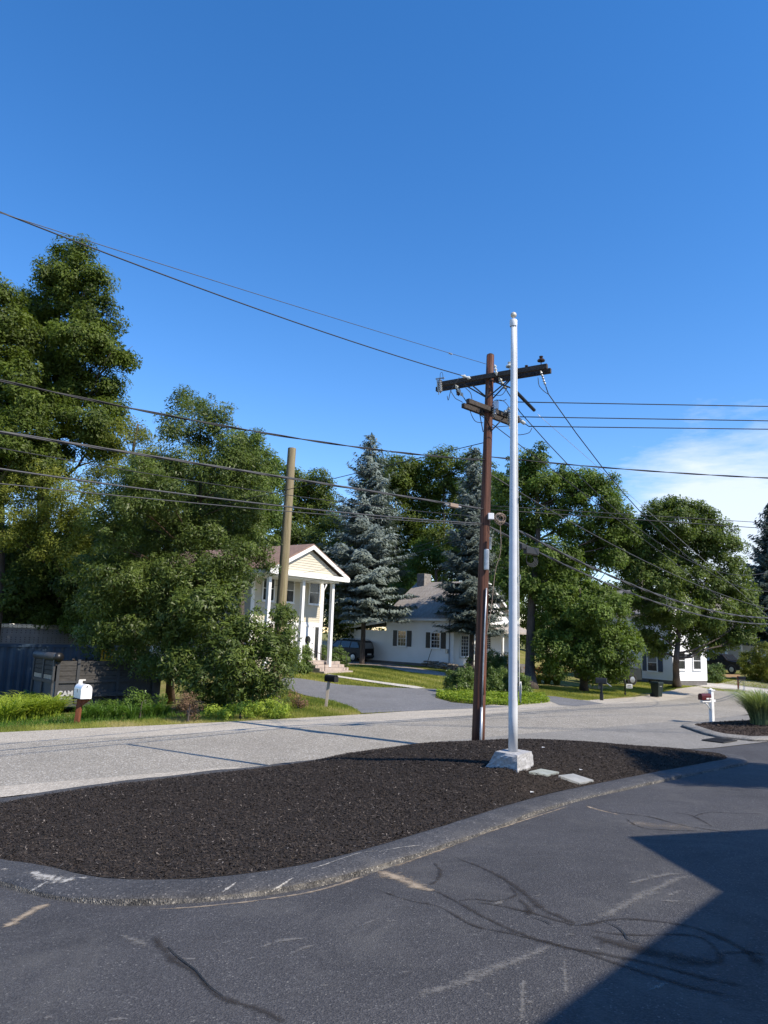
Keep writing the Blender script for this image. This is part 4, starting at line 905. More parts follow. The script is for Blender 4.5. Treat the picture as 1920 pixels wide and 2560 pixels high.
# bright groundcover at the hedge foot
gc = poly_px([(1090, 1738), (1120, 1733), (1180, 1733), (1300, 1735), (1360, 1748), (1375, 1757), (1280, 1766), (1200, 1761), (1130, 1754), (1095, 1746)])
x, y = randin(gc, 15000, 61); rng = np.random.default_rng(62)
hh = .28*(.5+.5*np.sin(x*2.1)*np.sin(y*1.7+x))+.12
leafmesh('groundcover', np.c_[x, y, T(x, y)+rng.random(len(x))*hh], np.c_[rng.normal(0, .5, len(x)), rng.normal(0, .5, len(x)), np.ones(len(x))], .11, .07, 'leaf_lime', None, np.clip(.25+rng.normal(0, .2, len(x)), 0, 1), 62, .2, 'stuff')
# tree standing right of the picture (its shade lies on the island tip)
b = onground((15.6, 10.4)); tt_ = thing('shade_tree', 'broad tree outside the right edge shading the island tip', 'tree', b)
rng = np.random.default_rng(700); n = 26000; d = rng.normal(size=(n, 3)); d /= np.linalg.norm(d, axis=1, keepdims=True)
cc = rng.normal(size=(130, 3)); cc /= np.linalg.norm(cc, axis=1, keepdims=True); cc = cc*rng.uniform(.3, 1, (130, 1))*np.array([2.1, 2.1, 2.0])+np.array([0, 0, 7.6])
ii = rng.integers(0, 130, n); leafmesh('crown', cc[ii]+d*rng.random((n, 1))**.5*.55, rng.normal(size=(n, 3))+np.array([0, 0, .8]), .17, .11, 'leaf_round', tt_, None, 701)
MB().tube([(0, 0, -.1), (.05, 0, 3), (0, .1, 7)], [.2, .15, .06], 8).build('trunk', 'bark', tt_, True)

print('TOTAL leaves', LC)

# the woods that close the view far behind the houses: one mass
rng = np.random.default_rng(900); C_ = []
for k in range(420):
    px = rng.uniform(-400, 2400); Y_ = rng.uniform(88, 118); tp = 1330+60*math.sin(px*.011)+40*math.sin(px*.027+1)+(110 if px > 1500 else 0)
    C_.append(at(px, rng.uniform(tp, 1600), Y_))
C_ = np.array(C_); ii = np.repeat(np.arange(len(C_)), 95); n = len(ii); d = rng.normal(size=(n, 3)); d /= np.linalg.norm(d, axis=1, keepdims=True)
tn = rng.normal(.35, .22, len(C_))
leafmesh('far_woods', C_[ii]+d*(rng.random((n, 1))**.4*np.array([2.6, 2.6, 2.0])), d*.5+rng.normal(size=(n, 3))*.4+np.array([0, 0, .5]), .55*rng.uniform(.6, 1.3, n), .36, 'leaf_dark', None, tn[ii]+rng.normal(0, .12, n), 901, .2, 'stuff')


# ================================================================== flagpole, stone, slabs
FPX_, FPY_ = 2.31, 12.6
mz = float(MZ(FPX_, FPY_))
stone = MB(); rng = np.random.default_rng(41)
b_ = bmesh.new()
gt_z = at(1282, 1878, FPY_)[2]
sth = gt_z-mz+.12
# split-faced block: sloped left flank, rough front and right faces
cs = math.radians(24)
v8 = [(-.42, -.27, -.14), (.24, -.30, -.14), (.25, .28, -.14), (-.36, .28, -.14), (-.20, -.24, sth-.12), (.21, -.26, sth-.135), (.22, .25, sth-.12), (-.18, .25, sth-.115)]
vs = [b_.verts.new(p) for p in v8]
for q in ((0, 3, 2, 1), (4, 5, 6, 7), (0, 1, 5, 4), (1, 2, 6, 5), (2, 3, 7, 6), (3, 0, 4, 7)): b_.faces.new([vs[i] for i in q])
bmesh.ops.subdivide_edges(b_, edges=b_.edges[:], cuts=9, use_grid_fill=True)
for v in b_.verts:
    top = v.co.z > sth-.16
    if not top:
        a = math.sin(v.co.x*9+v.co.z*7)*.014+math.sin(v.co.y*13+v.co.z*19+2)*.008+rng.normal(0, .005)
        nrm = Vector((v.co.x, v.co.y, 0)).normalized(); v.co += nrm*a
me = bpy.data.meshes.new('granite_block'); b_.to_mesh(me); b_.free(); me.materials.append(MATS['granite'])
o = bpy.data.objects.new('granite_block', me); COL.objects.link(o); o.location = (FPX_, FPY_, mz); o.rotation_euler = (0, 0, math.radians(-38))
tag(o, 'rough split granite block holding the white flagpole in the mulch', 'stone block')
for name, px4, mat, lab in (('stone_slab', [(1322, 1929), (1352, 1923), (1398, 1931), (1368, 1938)], 'slate_green', 'greenish flat stone slab nearest the granite block'),
                            ('stone_slab', [(1396, 1940), (1433, 1935), (1484, 1951), (1449, 1958)], 'slate', 'grey flat stone slab nearer the kerb')):
    P = []
    for q in px4:
        d = ray(*q); t_ = 5.0
        for _ in range(300):
            p = CAM+d*t_
            if p[2] < float(MZ(p[0], p[1]))+.03: break
            t_ += .03
        P.append(p)
    zt = [float(MZ(p[0], p[1]))+.035 for p in P]; c = np.mean(P, 0); c[2] = np.mean(zt)
    mb = MB().prism([(p[0]-c[0], p[1]-c[1], z-c[2]-.07) for p, z in zip(P, zt)], (0, 0, .07)); o = mb.build(name, mat, None, bevel=.006); o.location = c; tag(o, lab, 'stone slab', 'stone slabs in the mulch')
fp = thing('flagpole', 'tall white flagpole with ball finial set in the granite block', 'flagpole', (FPX_, FPY_, gt_z-.01))
ztop = at(1282, 806, FPY_)[2]-gt_z; zball = at(1281, 797, FPY_)[2]-gt_z
zs = np.linspace(0, ztop, 14); rad = [.078-.030*(max(0, z-2.2)/(ztop-2.2))**1.1 for z in zs]
lean = -.012
MB().tube([(lean*z*.3, 0, z) for z in zs], rad, 28).build('pole', 'pole_white', fp, True)
tx = lean*ztop*.3
smooth_by_angle(MB().lathe([(.0, -.07), (.066, -.07), (.070, -.03), (.070, .045), (.06, .06), (.012, .062), (.012, .11), (0, .11)], (tx, 0, ztop), 24).build('truck_cap', 'pole_white', fp))
MB().lathe([(.012+0*math.sin(a), 0) if False else (max(.001, .056*math.sin(a)), -.056*math.cos(a)) for a in np.linspace(0, math.pi, 15)], (tx, 0, ztop+.155), 24).build('ball_finial', 'finial', fp, True)
MB().tube([(tx+.055, -.02, ztop-.02), (.058, -.03, ztop*.6), (.082, -.03, 3.0), (.092, -.05, 1.35), (.092, -.05, .92)], .006, 6).build('halyard', 'rope', fp, True)
MB().tube([(tx+.045, -.04, ztop-.02), (.046, -.045, ztop*.6), (.066, -.056, 3.0), (.085, -.066, 1.2), (.09, -.06, .85)], .005, 6).build('halyard', 'rope', fp, True)
cl = MB().box((.085, -.03, 1.05), (.02, .02, .07)); cl.tube([(.10, -.03, .95), (.11, -.03, 1.05), (.10, -.03, 1.15)], .010, 6); cl.build('cleat', 'galvanised', fp)
kn = MB()
for k in range(5):
    kn.tube([(.10+.006*k, -.045, 1.16), (.125, -.05-.004*k, 1.05), (.105+.004*k, -.045, .92-.03*k), (.095, -.04, 1.0), (.10, -.045, 1.14)], .006, 5)
kn.build('rope_coil', 'rope', fp, True)
for z in (2.95, 4.35):
    MB().tube([(.07, -.05, z), (.10, -.06, z+.03), (.105, -.06, z-.06)], .008, 5).build('snap_hook', 'galvanised', fp)
# ================================================================== utility pole
UB = np.array([2.46, 18.07, Tz(2.46, 18.07)-.05]); UY = UB[1]
up_top = at(1226, 889, UY)
up = thing('utility_pole', 'dark brown utility pole with crossarms behind the flagpole', 'utility pole', UB)
def L(p): return tuple(np.array(p)-UB)
tdir = (up_top-UB); H_ = tdir[2]
def pole_pt(z): return UB+tdir*(z-UB[2])/H_      # centre of the pole at world height z
def zat(px, py): return at(px, py, UY)[2]
zs = np.linspace(0, 1, 16)
MB().tube([tuple(tdir*t) for t in zs], [.160-.060*t for t in zs], 20).build('shaft', 'creosote', up, True)
MB().lathe([(.095, 0), (.095, .02), (.05, .05), (0, .055)], L(up_top), 16).build('top_cap', 'old_timber', up)
A1 = np.array([.85, -.53, 0]); A1 /= np.linalg.norm(A1); N1 = np.array([-A1[1], A1[0], 0])*-1   # towards the camera side
z1 = zat(1222, 946); c1 = pole_pt(z1)
A2 = np.array([.72, .69, 0]); A2 /= np.linalg.norm(A2); N2 = np.array([A2[1], -A2[0], 0])
z2 = zat(1220, 1030); c2 = pole_pt(z2)
def arm(c, A, Nn, off, half0, half1, w=.10, h=.125):
    p0 = c+Nn*off-A*half0; p1 = c+Nn*off+A*half1
    o = MB().beam(L(p0), L(p1), w, h).build('crossarm', 'old_timber', up, bevel=.006); return p0, p1
a1n = arm(c1, A1, N1, .165, 1.45, 1.62); a1f = arm(c1+np.array([0, 0, .0]), A1, N1, -.165, 1.66, 1.60)
a2n = arm(c2, A2, N2, .16, 1.05, 1.15, .10, .12); a2f = arm(c2, A2, N2, -.16, .85, 1.25, .10, .12)
def brace(p, q): MB().beam(L(p), L(q), .035, .012, (N1[0], N1[1], .3)).build('brace', 'iron', up)
zb1 = zat(1215, 998)
for sgn in (-1, 1):
    brace(c1+A1*sgn*.72+N1*.11+np.array([0, 0, -.07]), pole_pt(zb1)+N1*.12)
    brace(c1+A1*sgn*.55-N1*.11+np.array([0, 0, -.07]), pole_pt(zb1)-N1*.12)
zb2 = zat(1210, 1078)
brace(c2-A2*.45+N2*.11+np.array([0, 0, -.06]), pole_pt(zb2)+N2*.12); brace(c2+A2*.5+N2*.11+np.array([0, 0, -.06]), pole_pt(zb2)+N2*.12)
def pin_ins(p, mat, sc=1.0):
    smooth_by_angle(MB().lathe([(.012, 0), (.012, .09), (.05*sc, .09), (.085*sc, .10), (.09*sc, .125), (.06*sc, .16), (.035*sc, .175), (.03*sc, .19), (.045*sc, .205), (.045*sc, .23), (.02, .24), (0, .24)], L(p), 16).build('pin_insulator', mat, up), 50)
pin_ins(c1+A1*1.46+N1*.165+np.array([0, 0, .06]), 'porcelain_brown', 1.1)
pin_ins(c1+A1*.95-N1*.165+np.array([0, 0, .02]), 'porcelain_brown', .95)
pin_ins(c1+A1*.62+N1*.165+np.array([0, 0, .05]), 'porcelain', 1.1)
def sheds(p, q, r_, n, mat, name):
    p, q = np.array(p), np.array(q); ax = q-p; ln = np.linalg.norm(ax); prof = [(.008, 0)]
    for k in range(n):
        z0 = ln*(.08+.84*k/n); dz = ln*.84/n; prof += [(r_*.5, z0), (r_, z0+dz*.35), (r_, z0+dz*.45), (r_*.5, z0+dz*.7)]
    prof += [(.008, ln)]
    smooth_by_angle(MB().lathe(prof, L(p), 14, tuple(ax)).build(name, mat, up), 50)
def wire_local(pts, r_, mat='wire_black', name='jumper'):
    P = catmull([np.array(p, float) for p in pts], 5); return MB().tube([L(p) for p in P], r_, 6).build(name, mat, up, True)
# fused cut-out on the left end, arrester below the arm
cu = c1-A1*1.32+N1*.30
sheds(cu+np.array([0, 0, .10]), cu+np.array([.03, 0, -.30]), .065, 7, 'galvanised', 'cutout')
MB().tube([L(cu-A1*.09+np.array([0, 0, .13])), L(cu-A1*.02+np.array([0, 0, -.33]))], .014, 6).build('fuse_tube', 'porcelain', up)
MB().beam(L(cu-A1*.12+np.array([0, 0, .12])), L(cu+A1*.14+np.array([0, 0, .11])), .04, .03).build('cutout_bracket', 'galvanised', up)
sheds(c1-A1*.93+N1*.02+np.array([0, 0, -.08]), c1-A1*.88+N1*.02+np.array([0, 0, -.36]), .06, 5, 'porcelain_brown', 'arrester')
sheds(c1-A1*.02+A1*.26+N1*.24+np.array([0, 0, .26]), c1+A1*.30+N1*.24+np.array([0, 0, -.05]), .045, 3, 'porcelain', 'arrester')
sheds(c2-A2*.1+N2*.26+np.array([0, 0, .16]), c2-A2*.14+N2*.30+np.array([0, 0, -.22]), .06, 5, 'galvanised', 'cutout')
sheds(c2+A2*.55+N2*.26+np.array([0, 0, .12]), c2+A2*.5+N2*.30+np.array([0, 0, -.30]), .065, 6, 'galvanised', 'cutout')
MB().tube([L(c2+A2*.5+N2*.36+np.array([0, 0, -.05])), L(c2+A2*.42+N2*.36+np.array([0, 0, -.42]))], .016, 6).build('fuse_tube', 'porcelain', up)
MB().box(L(c2-A2*.08+N2*.30+np.array([0, 0, .10])), (.12, .10, .20)).build('cutout_bracket', 'galvanised', up)
# guy strut and grip
gs = at(1283, 972, UY-.3); ge = at(1336, 1026, UY+.4)
MB().tube([L(gs), L(ge)], .045, 8).build('guy_guard', 'black_metal', up)
MB().beam(L(pole_pt(z1)+N1*.1+np.array([0, 0, -.05])), L(gs), .05, .03).build('guy_link', 'iron', up)
# secondary rack gear, splice case, white box, coil, conduit
zw = zat(1212, 1293)
MB().box(L(pole_pt(zw)+np.array([.12, -.16, 0])), (.145, .10, .16)).build('terminal_box', 'white_paint', up, bevel=.012)
ck = MB(); rng = np.random.default_rng(9)
cc = pole_pt(zw)+np.array([.36, -.12, -.04])
for k in range(9):
    r_ = rng.uniform(.07, .14); o_ = rng.normal(0, .03, 3); tl = rng.normal(0, .35, 2)
    ck.tube([L(cc+o_+np.array([r_*math.cos(a), .04*math.sin(a*1.3+k)+tl[0]*r_*math.sin(a), r_*math.sin(a)])) for a in np.linspace(0, 6.28, 14)], .008, 5, False)
ck.build('wire_coil', 'coil_tan', up, True, kind='stuff')
dn = [cc+np.array([0, 0, -.1]), cc+np.array([.02, 0, -.8]), at(1238, 1430, UY-.1), at(1228, 1520, UY-.15), at(1216, 1590, UY-.15)]
wire_local(dn, .008, 'coil_tan', 'drop_wire')
q0 = at(1226, 1348, UY-.2); q1 = at(1216, 1425, UY-.2)
smooth_by_angle(MB().lathe([(.0, 0), (.028, 0), (.028, .26), (.034, .27), (.034, .30), (.0, .31)], L(q0+np.array([0, 0, -.26])), 14).build('splice_neck', 'galvanised', up))
MB().lathe([(.0, 0), (.062, .0), (.066, .02), (.066, .50), (.05, .52), (0, .525)], L(q1), 10).build('splice_case', 'galvanised', up)
cb = pole_pt(1.0)
MB().tube([L(at(1216, 1470, UY-.16)), L(at(1212, 1560, UY-.16)), L(at(1207, 1700, UY-.17)), L(at(1205, 1770, UY-.17))], .020, 8).build('ground_conduit', 'galvanised', up, True)
MB().tube([L(at(1204, 1768, UY-.18)), L(at(1202, 1850, UY-.18)), L(at(1202, 1872, UY-.18))], .034, 10).build('conduit', 'wire_bright', up, True)
MB().beam(L(at(1210, 1690, UY-.12)), L(at(1211, 1735, UY-.12)), .05, .03).build('pole_tag', 'red_brown_post', up)
# small jumper loops
def J(*px, dy=-.25, r=.009, mat='wire_black'): return wire_local([at(a, b_, UY+dy) for a, b_ in px], r, mat)
J((1148, 944), (1128, 975), (1121, 1000), (1118, 990)); J((1126, 976), (1138, 995), (1150, 1002), (1157, 1006)); J((1164, 970), (1176, 982), (1180, 998))
J((1172, 1016), (1180, 1040), (1190, 1054), (1208, 1057)); J((1235, 932), (1226, 950), (1221, 968), (1214, 1000)); J((1240, 1014), (1240, 1004), (1250, 1000), (1262, 1005), (1272, 1018), (1270, 1028), (1260, 1034))
J((1230, 1008), (1240, 1000), (1256, 1002), (1266, 998)); J((1218, 988), (1222, 982), (1240, 988), (1256, 986), (1270, 966)); J((1345, 944), (1348, 964), (1360, 978), (1370, 985)); J((1284, 1086), (1300, 1087), (1322, 1082), (1330, 1070))
J((1100, 952), (1101, 934), (1106, 932), (1108, 950), dy=-.6, r=.006); J((1292, 1046), (1298, 1040), (1294, 1054), (1289, 1062)); J((1197, 1020), (1202, 1050), (1208, 1080), dy=-.2, r=.012); J((1212, 1066), (1232, 1068), (1256, 1066), (1284, 1064))
def dead_end(px0, px1, n, mat, dy=-.1, r_=.045):
    p, q = at(*px0, UY+dy), at(*px1, UY+dy); sheds(p, q, r_, n, mat, 'strain_insulator')
dead_end((1121, 882), (1131, 886), 2, 'galvanised', -1.4, .03)
# ================================================================== wires (each its own)
WG = 'overhead wires on the utility pole'
STARTS = {}
def span(name, label, pts, dirxy, tmin, tmax, r_, mat, p0=None, twist=0, n=44):
    """three photo points on the vertical plane of a span -> sagging wire"""
    p0 = np.array(p0) if p0 is not None else pole_pt(6.0); d = np.array([dirxy[0], dirxy[1], 0.]); d /= np.linalg.norm(d)
    Q = [plane_hit(px, py, p0, d) for px, py in pts]; t = [float((q-p0) @ d) for q in Q]; z = [q[2] for q in Q]
    co = np.polyfit(t, z, 2 if len(pts) > 2 else 1)
    if len(pts) > 2 and co[0] < 0: co = np.r_[0.0, np.polyfit(t, z, 1)]
    tmin = t[{'a': 0, 'z': -1}[tmin]] if isinstance(tmin, str) else tmin
    STARTS[label] = np.array([p0[0]+d[0]*tmin, p0[1]+d[1]*tmin, np.polyval(co, tmin)])
    ts = np.linspace(tmin, tmax, n); P = [np.array([p0[0]+d[0]*a, p0[1]+d[1]*a, np.polyval(co, a)]) for a in ts]
    o0 = P[0].copy()
    mb = MB()
    if twist:
        sd_ = np.array([-d[1], d[0], 0]); ts2 = np.linspace(tmin, tmax, n*5)
        for k in range(twist):
            mb.tube([np.array([p0[0]+d[0]*a, p0[1]+d[1]*a, np.polyval(co, a)])+(sd_*math.cos(a*2.6+k*2*math.pi/twist)+np.array([0, 0, math.sin(a*2.6+k*2*math.pi/twist)]))*r_*.7-o0 for a in ts2], r_*.75, 5)
    else: mb.tube([p-o0 for p in P], r_, 6)
    o = mb.build(name, mat, None, True); o.location = o0
    return tag(o, label, 'wire', WG)
LD = (-.72, -.69)
LF = 34
span('ground_wire', 'topmost bright wire from the pole top to the upper left', [(0, 532), (600, 722), (1128, 884)], LD, .1, LF, .007, 'wire_grey', pole_pt(9.2)+N1*.1)
span('power_wire', 'dark high-voltage wire just below the topmost bright wire at left', [(0, 530), (600, 757), (1152, 938)], LD, 'z', LF, .013, 'wire_black', c1-A1*.5)
span('service_cable', 'twisted cable crossing the sky left of the pole, highest over the cherry', [(0, 951), (600, 1072), (1205, 1150)], LD, .1, LF, .016, 'wire_black', pole_pt(7), twist=2)
span('service_cable', 'thick lashed cable bundle passing before the bare pole', [(0, 1080), (500, 1160), (1180, 1268)], LD, .1, LF, .018, 'wire_grey', pole_pt(6), twist=3)
span('telephone_cable', 'lowest thick cable at left, crossing the bare pole lower down', [(0, 1172), (600, 1253), (1190, 1308)], LD, .1, LF, .014, 'wire_grey', pole_pt(5.6))
span('telephone_wire', 'thin wire just under the lowest thick cable at left', [(0, 1209), (600, 1268), (1190, 1312)], LD, .1, LF, .008, 'wire_grey', pole_pt(5.6))
span('telephone_wire', 'thin wire between the two thick cables at left', [(0, 1120), (500, 1205), (1180, 1290)], LD, .1, LF, .007, 'wire_black', pole_pt(5.6))
RD = (1.0, .02)
for i, (a_, b_, lb) in enumerate((((1292, 1005), (1920, 1016), 'upper'), ((1300, 1042), (1920, 1052), 'middle'), ((1322, 1066), (1920, 1073), 'lower'))):
    span('power_wire', '%s of the three level wires running off to the right' % lb, [a_, b_], RD, 'a', 34, .013, 'wire_black', pole_pt(8.2))
FDR = (.70, .714)
span('power_wire', 'steep wire from the right arm end down the street to the right', [(1371, 985), (1590, 1268), (1900, 1478)], FDR, 'a', 60, .013, 'wire_black', c1+A1*1.45)
span('power_wire', 'steep wire from mid pole running down the street to the right', [(1300, 1030), (1500, 1240), (1800, 1430)], FDR, 'a', 60, .012, 'wire_black', c1+A1*.4)
span('power_wire', 'steep wire low on the arm, running behind the flagpole down the street', [(1175, 1018), (1290, 1105), (1460, 1235)], FDR, 'a', 60, .012, 'wire_black', c1-A1*.6)
span('guy_wire', 'thin guy strand from the black guard toward the far right', [(1338, 1030), (1600, 1260)], (.60, .8), .2, 44, .006, 'wire_bright', ge)
span('service_cable', 'wavy twisted cable running right below the three level wires', [(1225, 1142), (1500, 1168), (1920, 1195)], (1.0, .12), .05, 34, .015, 'wire_black', pole_pt(7), twist=2)
span('power_wire', 'thin wire low over the right-hand trees to the right edge', [(1300, 1280), (1600, 1298), (1920, 1322)], (1.0, .5), .05, 50, .011, 'wire_black', pole_pt(6.2))
span('power_wire', 'second thin wire low over the right-hand trees', [(1300, 1270), (1600, 1286), (1920, 1308)], (1.0, .5), .05, 50, .009, 'wire_black', pole_pt(6.2))
span('service_cable', 'long sagging cable, upper one across the right-hand trees', [(1240, 1195), (1500, 1345), (1750, 1465)], FDR, .05, 55, .014, 'wire_grey', pole_pt(6.4))
span('telephone_cable', 'heavy sagging bundle down the street, upper of the lowest two', [(1230, 1290), (1500, 1428), (1760, 1522)], FDR, .05, 55, .028, 'wire_grey', pole_pt(5.8), twist=2)
span('telephone_cable', 'heavy sagging bundle with the splice box, lowest down the street', [(1215, 1312), (1440, 1425), (1720, 1530)], FDR, .05, 55, .022, 'wire_grey', pole_pt(5.5), twist=2)
span('guy_wire', 'dark guy from the pole down-left to the trees, with a grip', [(1208, 1107), (1020, 1152)], (-.75, .66), .1, 26, .011, 'wire_black', pole_pt(7.6))
def connect(key, frm, n=3, mat='porcelain', r_=.05):
    e = [v for k_, v in STARTS.items() if key in k_][0]; frm = np.array(frm); dv = e-frm; ln = np.linalg.norm(dv); q = frm+dv*min(1, .42/ln)
    sheds(frm, q, r_, n, mat, 'strain_insulator')
    if ln > .42: MB().tube([L(q), L(e)], .012, 6).build('dead_end_grip', 'wire_black', up)
connect('just below the topmost bright', c1-A1*.45+N1*.2, 2); connect('from the right arm end', c1+A1*1.42+N1*.1+np.array([0, 0, -.06]), 5, 'galvanised', .035); connect('from mid pole running', c1+A1*.3+N1*.1+np.array([0, 0, -.06])); connect('low on the arm', c1-A1*.95+N1*.1+np.array([0, 0, -.06]))
for kk, off in (('upper of the three', .35), ('middle of the three', .75), ('lower of the three', 1.1)): connect(kk, c2+A2*off+N2*.2)
# drop wires to the pillared house
for lb, A_, B_ in (('upper', (1200, 1318, UY), (640, 1440, 43.5)), ('lower', (1200, 1330, UY), (640, 1466, 43.5))):
    p, q = at(*A_), at(*B_); P = [p+(q-p)*t_-np.array([0, 0, 4*t_*(1-t_)*.35]) for t_ in np.linspace(0, 1, 24)]
    o = MB().tube([x_-p for x_ in P], .007, 5).build('drop_wire', 'wire_black', None, True); o.location = p; tag(o, '%s thin drop wire crossing before the white pediment' % lb, 'wire', WG)
# splice closure and snow-shoe loops hanging on the lowest right cable
q = plane_hit(1328, 1372, pole_pt(5.5), FDR)
sb = thing('splice_closure', 'black splice box hanging on the lowest cable right of the flagpole', 'splice box', q, math.atan2(.714, .70))
MB().box((0, 0, -.06), (.62, .12, .20)).build('case', 'black_plastic', sb, bevel=.02, smooth=False)
MB().box((-.42, 0, .02), (.2, .10, .14)).build('end_cap', 'black_plastic', sb, bevel=.02)
for k in range(4):
    r_ = .18+.03*k; MB().tube([(-.05+k*.03+r_*math.cos(a), .03*math.sin(a*2), -.25+r_*.9*math.sin(a)) for a in np.linspace(-3.3, .2, 16)], .009, 5).build('cable_loop', 'wire_black', sb, True)
tr = plane_hit(1132, 1266, pole_pt(6), LD)
tt2 = thing('cable_amplifier', 'small tan equipment box on the cable left of the brown pole', 'cable box', tr, math.atan2(-.69, -.72))
MB().box((0, 0, .02), (.30, .12, .09)).build('case', 'coil_tan', tt2, bevel=.01); MB().tube([(-.3, 0, .02), (.3, 0, .02)], .022, 8).build('fitting', 'wire_bright', tt2)
# ================================================================== bare cut pole
b = gp(686, 1762); top = at(730, 1121, b[1]+.2)
bp = thing('cut_pole', 'bare tan wooden pole without wires of its own beside the bush', 'pole', b)
d_ = top-b
o = MB().tube([tuple(d_*t) for t in np.linspace(0, 1, 12)], [.215-.05*t for t in np.linspace(0, 1, 12)], 20); smooth_by_angle(o.build('shaft', 'weathered_pole', bp))
# ================================================================== mailboxes
def arch_box(mb_len, w, h, n=10):
    prof = [(-w/2, 0), (w/2, 0), (w/2, h-w/2)]+[(w/2*math.cos(a), h-w/2+w/2*math.sin(a)) for a in np.linspace(0, math.pi, n)[1:-1]]+[(-w/2, h-w/2)]
    return prof
def mailbox(t, loc, rz, ln, w, h, mat, flagmat=None, door_label=None, flag_up=False, nums=None, nummat='number_dark', cluster='body'):
    R = Matrix.Rotation(rz, 4, 'Z'); loc = Vector(loc)
    P = arch_box(ln, w, h)
    def place(mb): mb.v = [tuple(loc+(R @ Vector(v))) for v in mb.v]; return mb
    body = smooth_by_angle(place(MB().prism([(-ln/2, a, c) for a, c in P], (ln, 0, 0))).build('body', mat, t), 45)
    P2 = [(a*1.05, c*1.02-.003) for a, c in P]
    d = smooth_by_angle(place(MB().prism([(ln/2, a, c) for a, c in P2], (.018, 0, 0))).build('door', mat, t, label=door_label), 45)
    place(MB().tube([(ln/2+.02, 0, h*.80), (ln/2+.045, 0, h*.84), (ln/2+.045, 0, h*.9)], .012, 6)).build('latch', nummat, d)
    if flagmat:
        fb = place(MB().box((ln*.1, w/2+.012, h*.55), (.03, .012, .03)).box((ln*.1, w/2+.016, h*.95), (.05, .006, .22)) if flag_up else MB().box((ln*.05, w/2+.012, h*.52), (.26, .01, .03)).box((-.10, w/2+.012, h*.55), (.05, .01, .08)))
        fb.build('flag', flagmat, t)
    return d
# white box on the leaning red-brown post
b = gp(192, 1806); t = thing('mailbox', 'white mailbox on a leaning red-brown wooden post', 'mailbox', b)
tl = at(201, 1745, b[1])-b
MB().beam((0, 0, -.1), tuple(tl*.98), .13, .13, (0, 1, 0)).build('post', 'red_brown_post', t, bevel=.006)
MB().prism([(tl[0]+.02, -.05, tl[2]*.62), (tl[0]+.30, -.05, tl[2]-.03), (tl[0]-.06, -.05, tl[2]-.03), (tl[0]-.09, -.05, tl[2]*.62)], (0, .10, 0)).build('bracket', 'red_brown_post', t)
MB().box((tl[0]+.04, 0, tl[2]-.01), (.46, .2, .03)).build('platform', 'old_timber', t)
mailbox(t, (tl[0]+.05, 0, tl[2]+.005), math.radians(-48), .56, .30, .40, 'white_enamel')
R = Matrix.Rotation(math.radians(-48), 4, 'Z')
pl = MB().box((-.25, .0, .43), (.012, .11, .12)); pl.v = [tuple(Vector((tl[0]+.05, 0, tl[2]))+(R @ Vector(v))) for v in pl.v]; pl.build('number_plate', 'sign_white', t)
nm = MB().box((-.02, -.151, .21), (.035, .004, .10)); nm.v = [tuple(Vector((tl[0]+.05, 0, tl[2]))+(R @ Vector(v))) for v in nm.v]; nm.build('number', 'number_dark', t)
# black box, grey split post
b = gp(814, 1769); t = thing('mailbox', 'small black mailbox on a grey wooden post beside the driveway', 'mailbox', b)
tl = at(822, 1704, b[1])-b
MB().beam((0, 0, -.1), tuple(tl), .105, .10, (0, 1, 0)).build('post', 'grey_post', t, bevel=.006)
mailbox(t, (tl[0]+.08, 0, tl[2]), math.radians(-38), .48, .21, .25, 'black_metal', None, None)
# maroon box, white vinyl post on the right island
p = at(1780, 1800, 26.3); p[2] = float(RZ(p[0], p[1])); Hm = at(1781, 1722, p[1])[2]-p[2]
t = thing('mailbox', 'maroon mailbox on a white square post on the mulch island', 'mailbox', p, math.radians(28))
MB().bx(-.065, .065, -.065, .065, -.1, Hm-.06).build('post', 'white_paint', t, bevel=.006)
MB().prism([(-.095, -.095, Hm-.06), (.095, -.095, Hm-.06), (.095, .095, Hm-.06), (-.095, .095, Hm-.06)], (0, 0, .035)).lathe([(.11, Hm-.025), (.02, Hm+.02), (0, Hm+.02)], (0, 0, 0), 4).build('post_cap', 'white_paint', t)
MB().bx(-.52, .17, -.05, .05, Hm*.60, Hm*.67).build('arm', 'white_paint', t, bevel=.004)
MB().tube([(-.38, 0, Hm*.60), (-.2, 0, Hm*.52), (-.07, 0, Hm*.36)], .022, 6).build('brace', 'white_paint', t, True)
mailbox(t, (-.33, 0, Hm*.67), math.radians(180), .46, .17, .22, 'maroon')
MB().bx(-.36, -.22, -.092, -.088, Hm*.67+.02, Hm*.67+.07).bx(-.19, -.10, -.092, -.088, Hm*.67+.02, Hm*.67+.07).build('number_labels', 'sign_white', t, kind='stuff')
# black streetside box on black post
b = gp(1504, 1751); t = thing('mailbox', 'black mailbox on a black turned post, door hanging open', 'mailbox', b, math.radians(-25))
Hm = at(1504, 1708, b[1])[2]-b[2]
MB().bx(-.05, .05, -.05, .05, 0, Hm).build('post', 'black_plastic', t, bevel=.008); MB().bx(-.085, .085, -.085, .085, -.05, .34).build('post_base', 'black_plastic', t, bevel=.015)
MB().prism([(-.1, -.04, Hm-.2), (.12, -.04, Hm), (-.12, -.04, Hm)], (0, .08, 0)).build('bracket', 'black_plastic', t)
P = arch_box(.5, .22, .28); smooth_by_angle(MB().prism([(-.27, a, Hm+c) for a, c in P], (.54, 0, 0)).build('body', 'black_plastic', t), 45)
MB().beam((.28, 0, Hm+.01), (.50, 0, Hm-.13), .2, .02).build('door', 'galvanised', t)
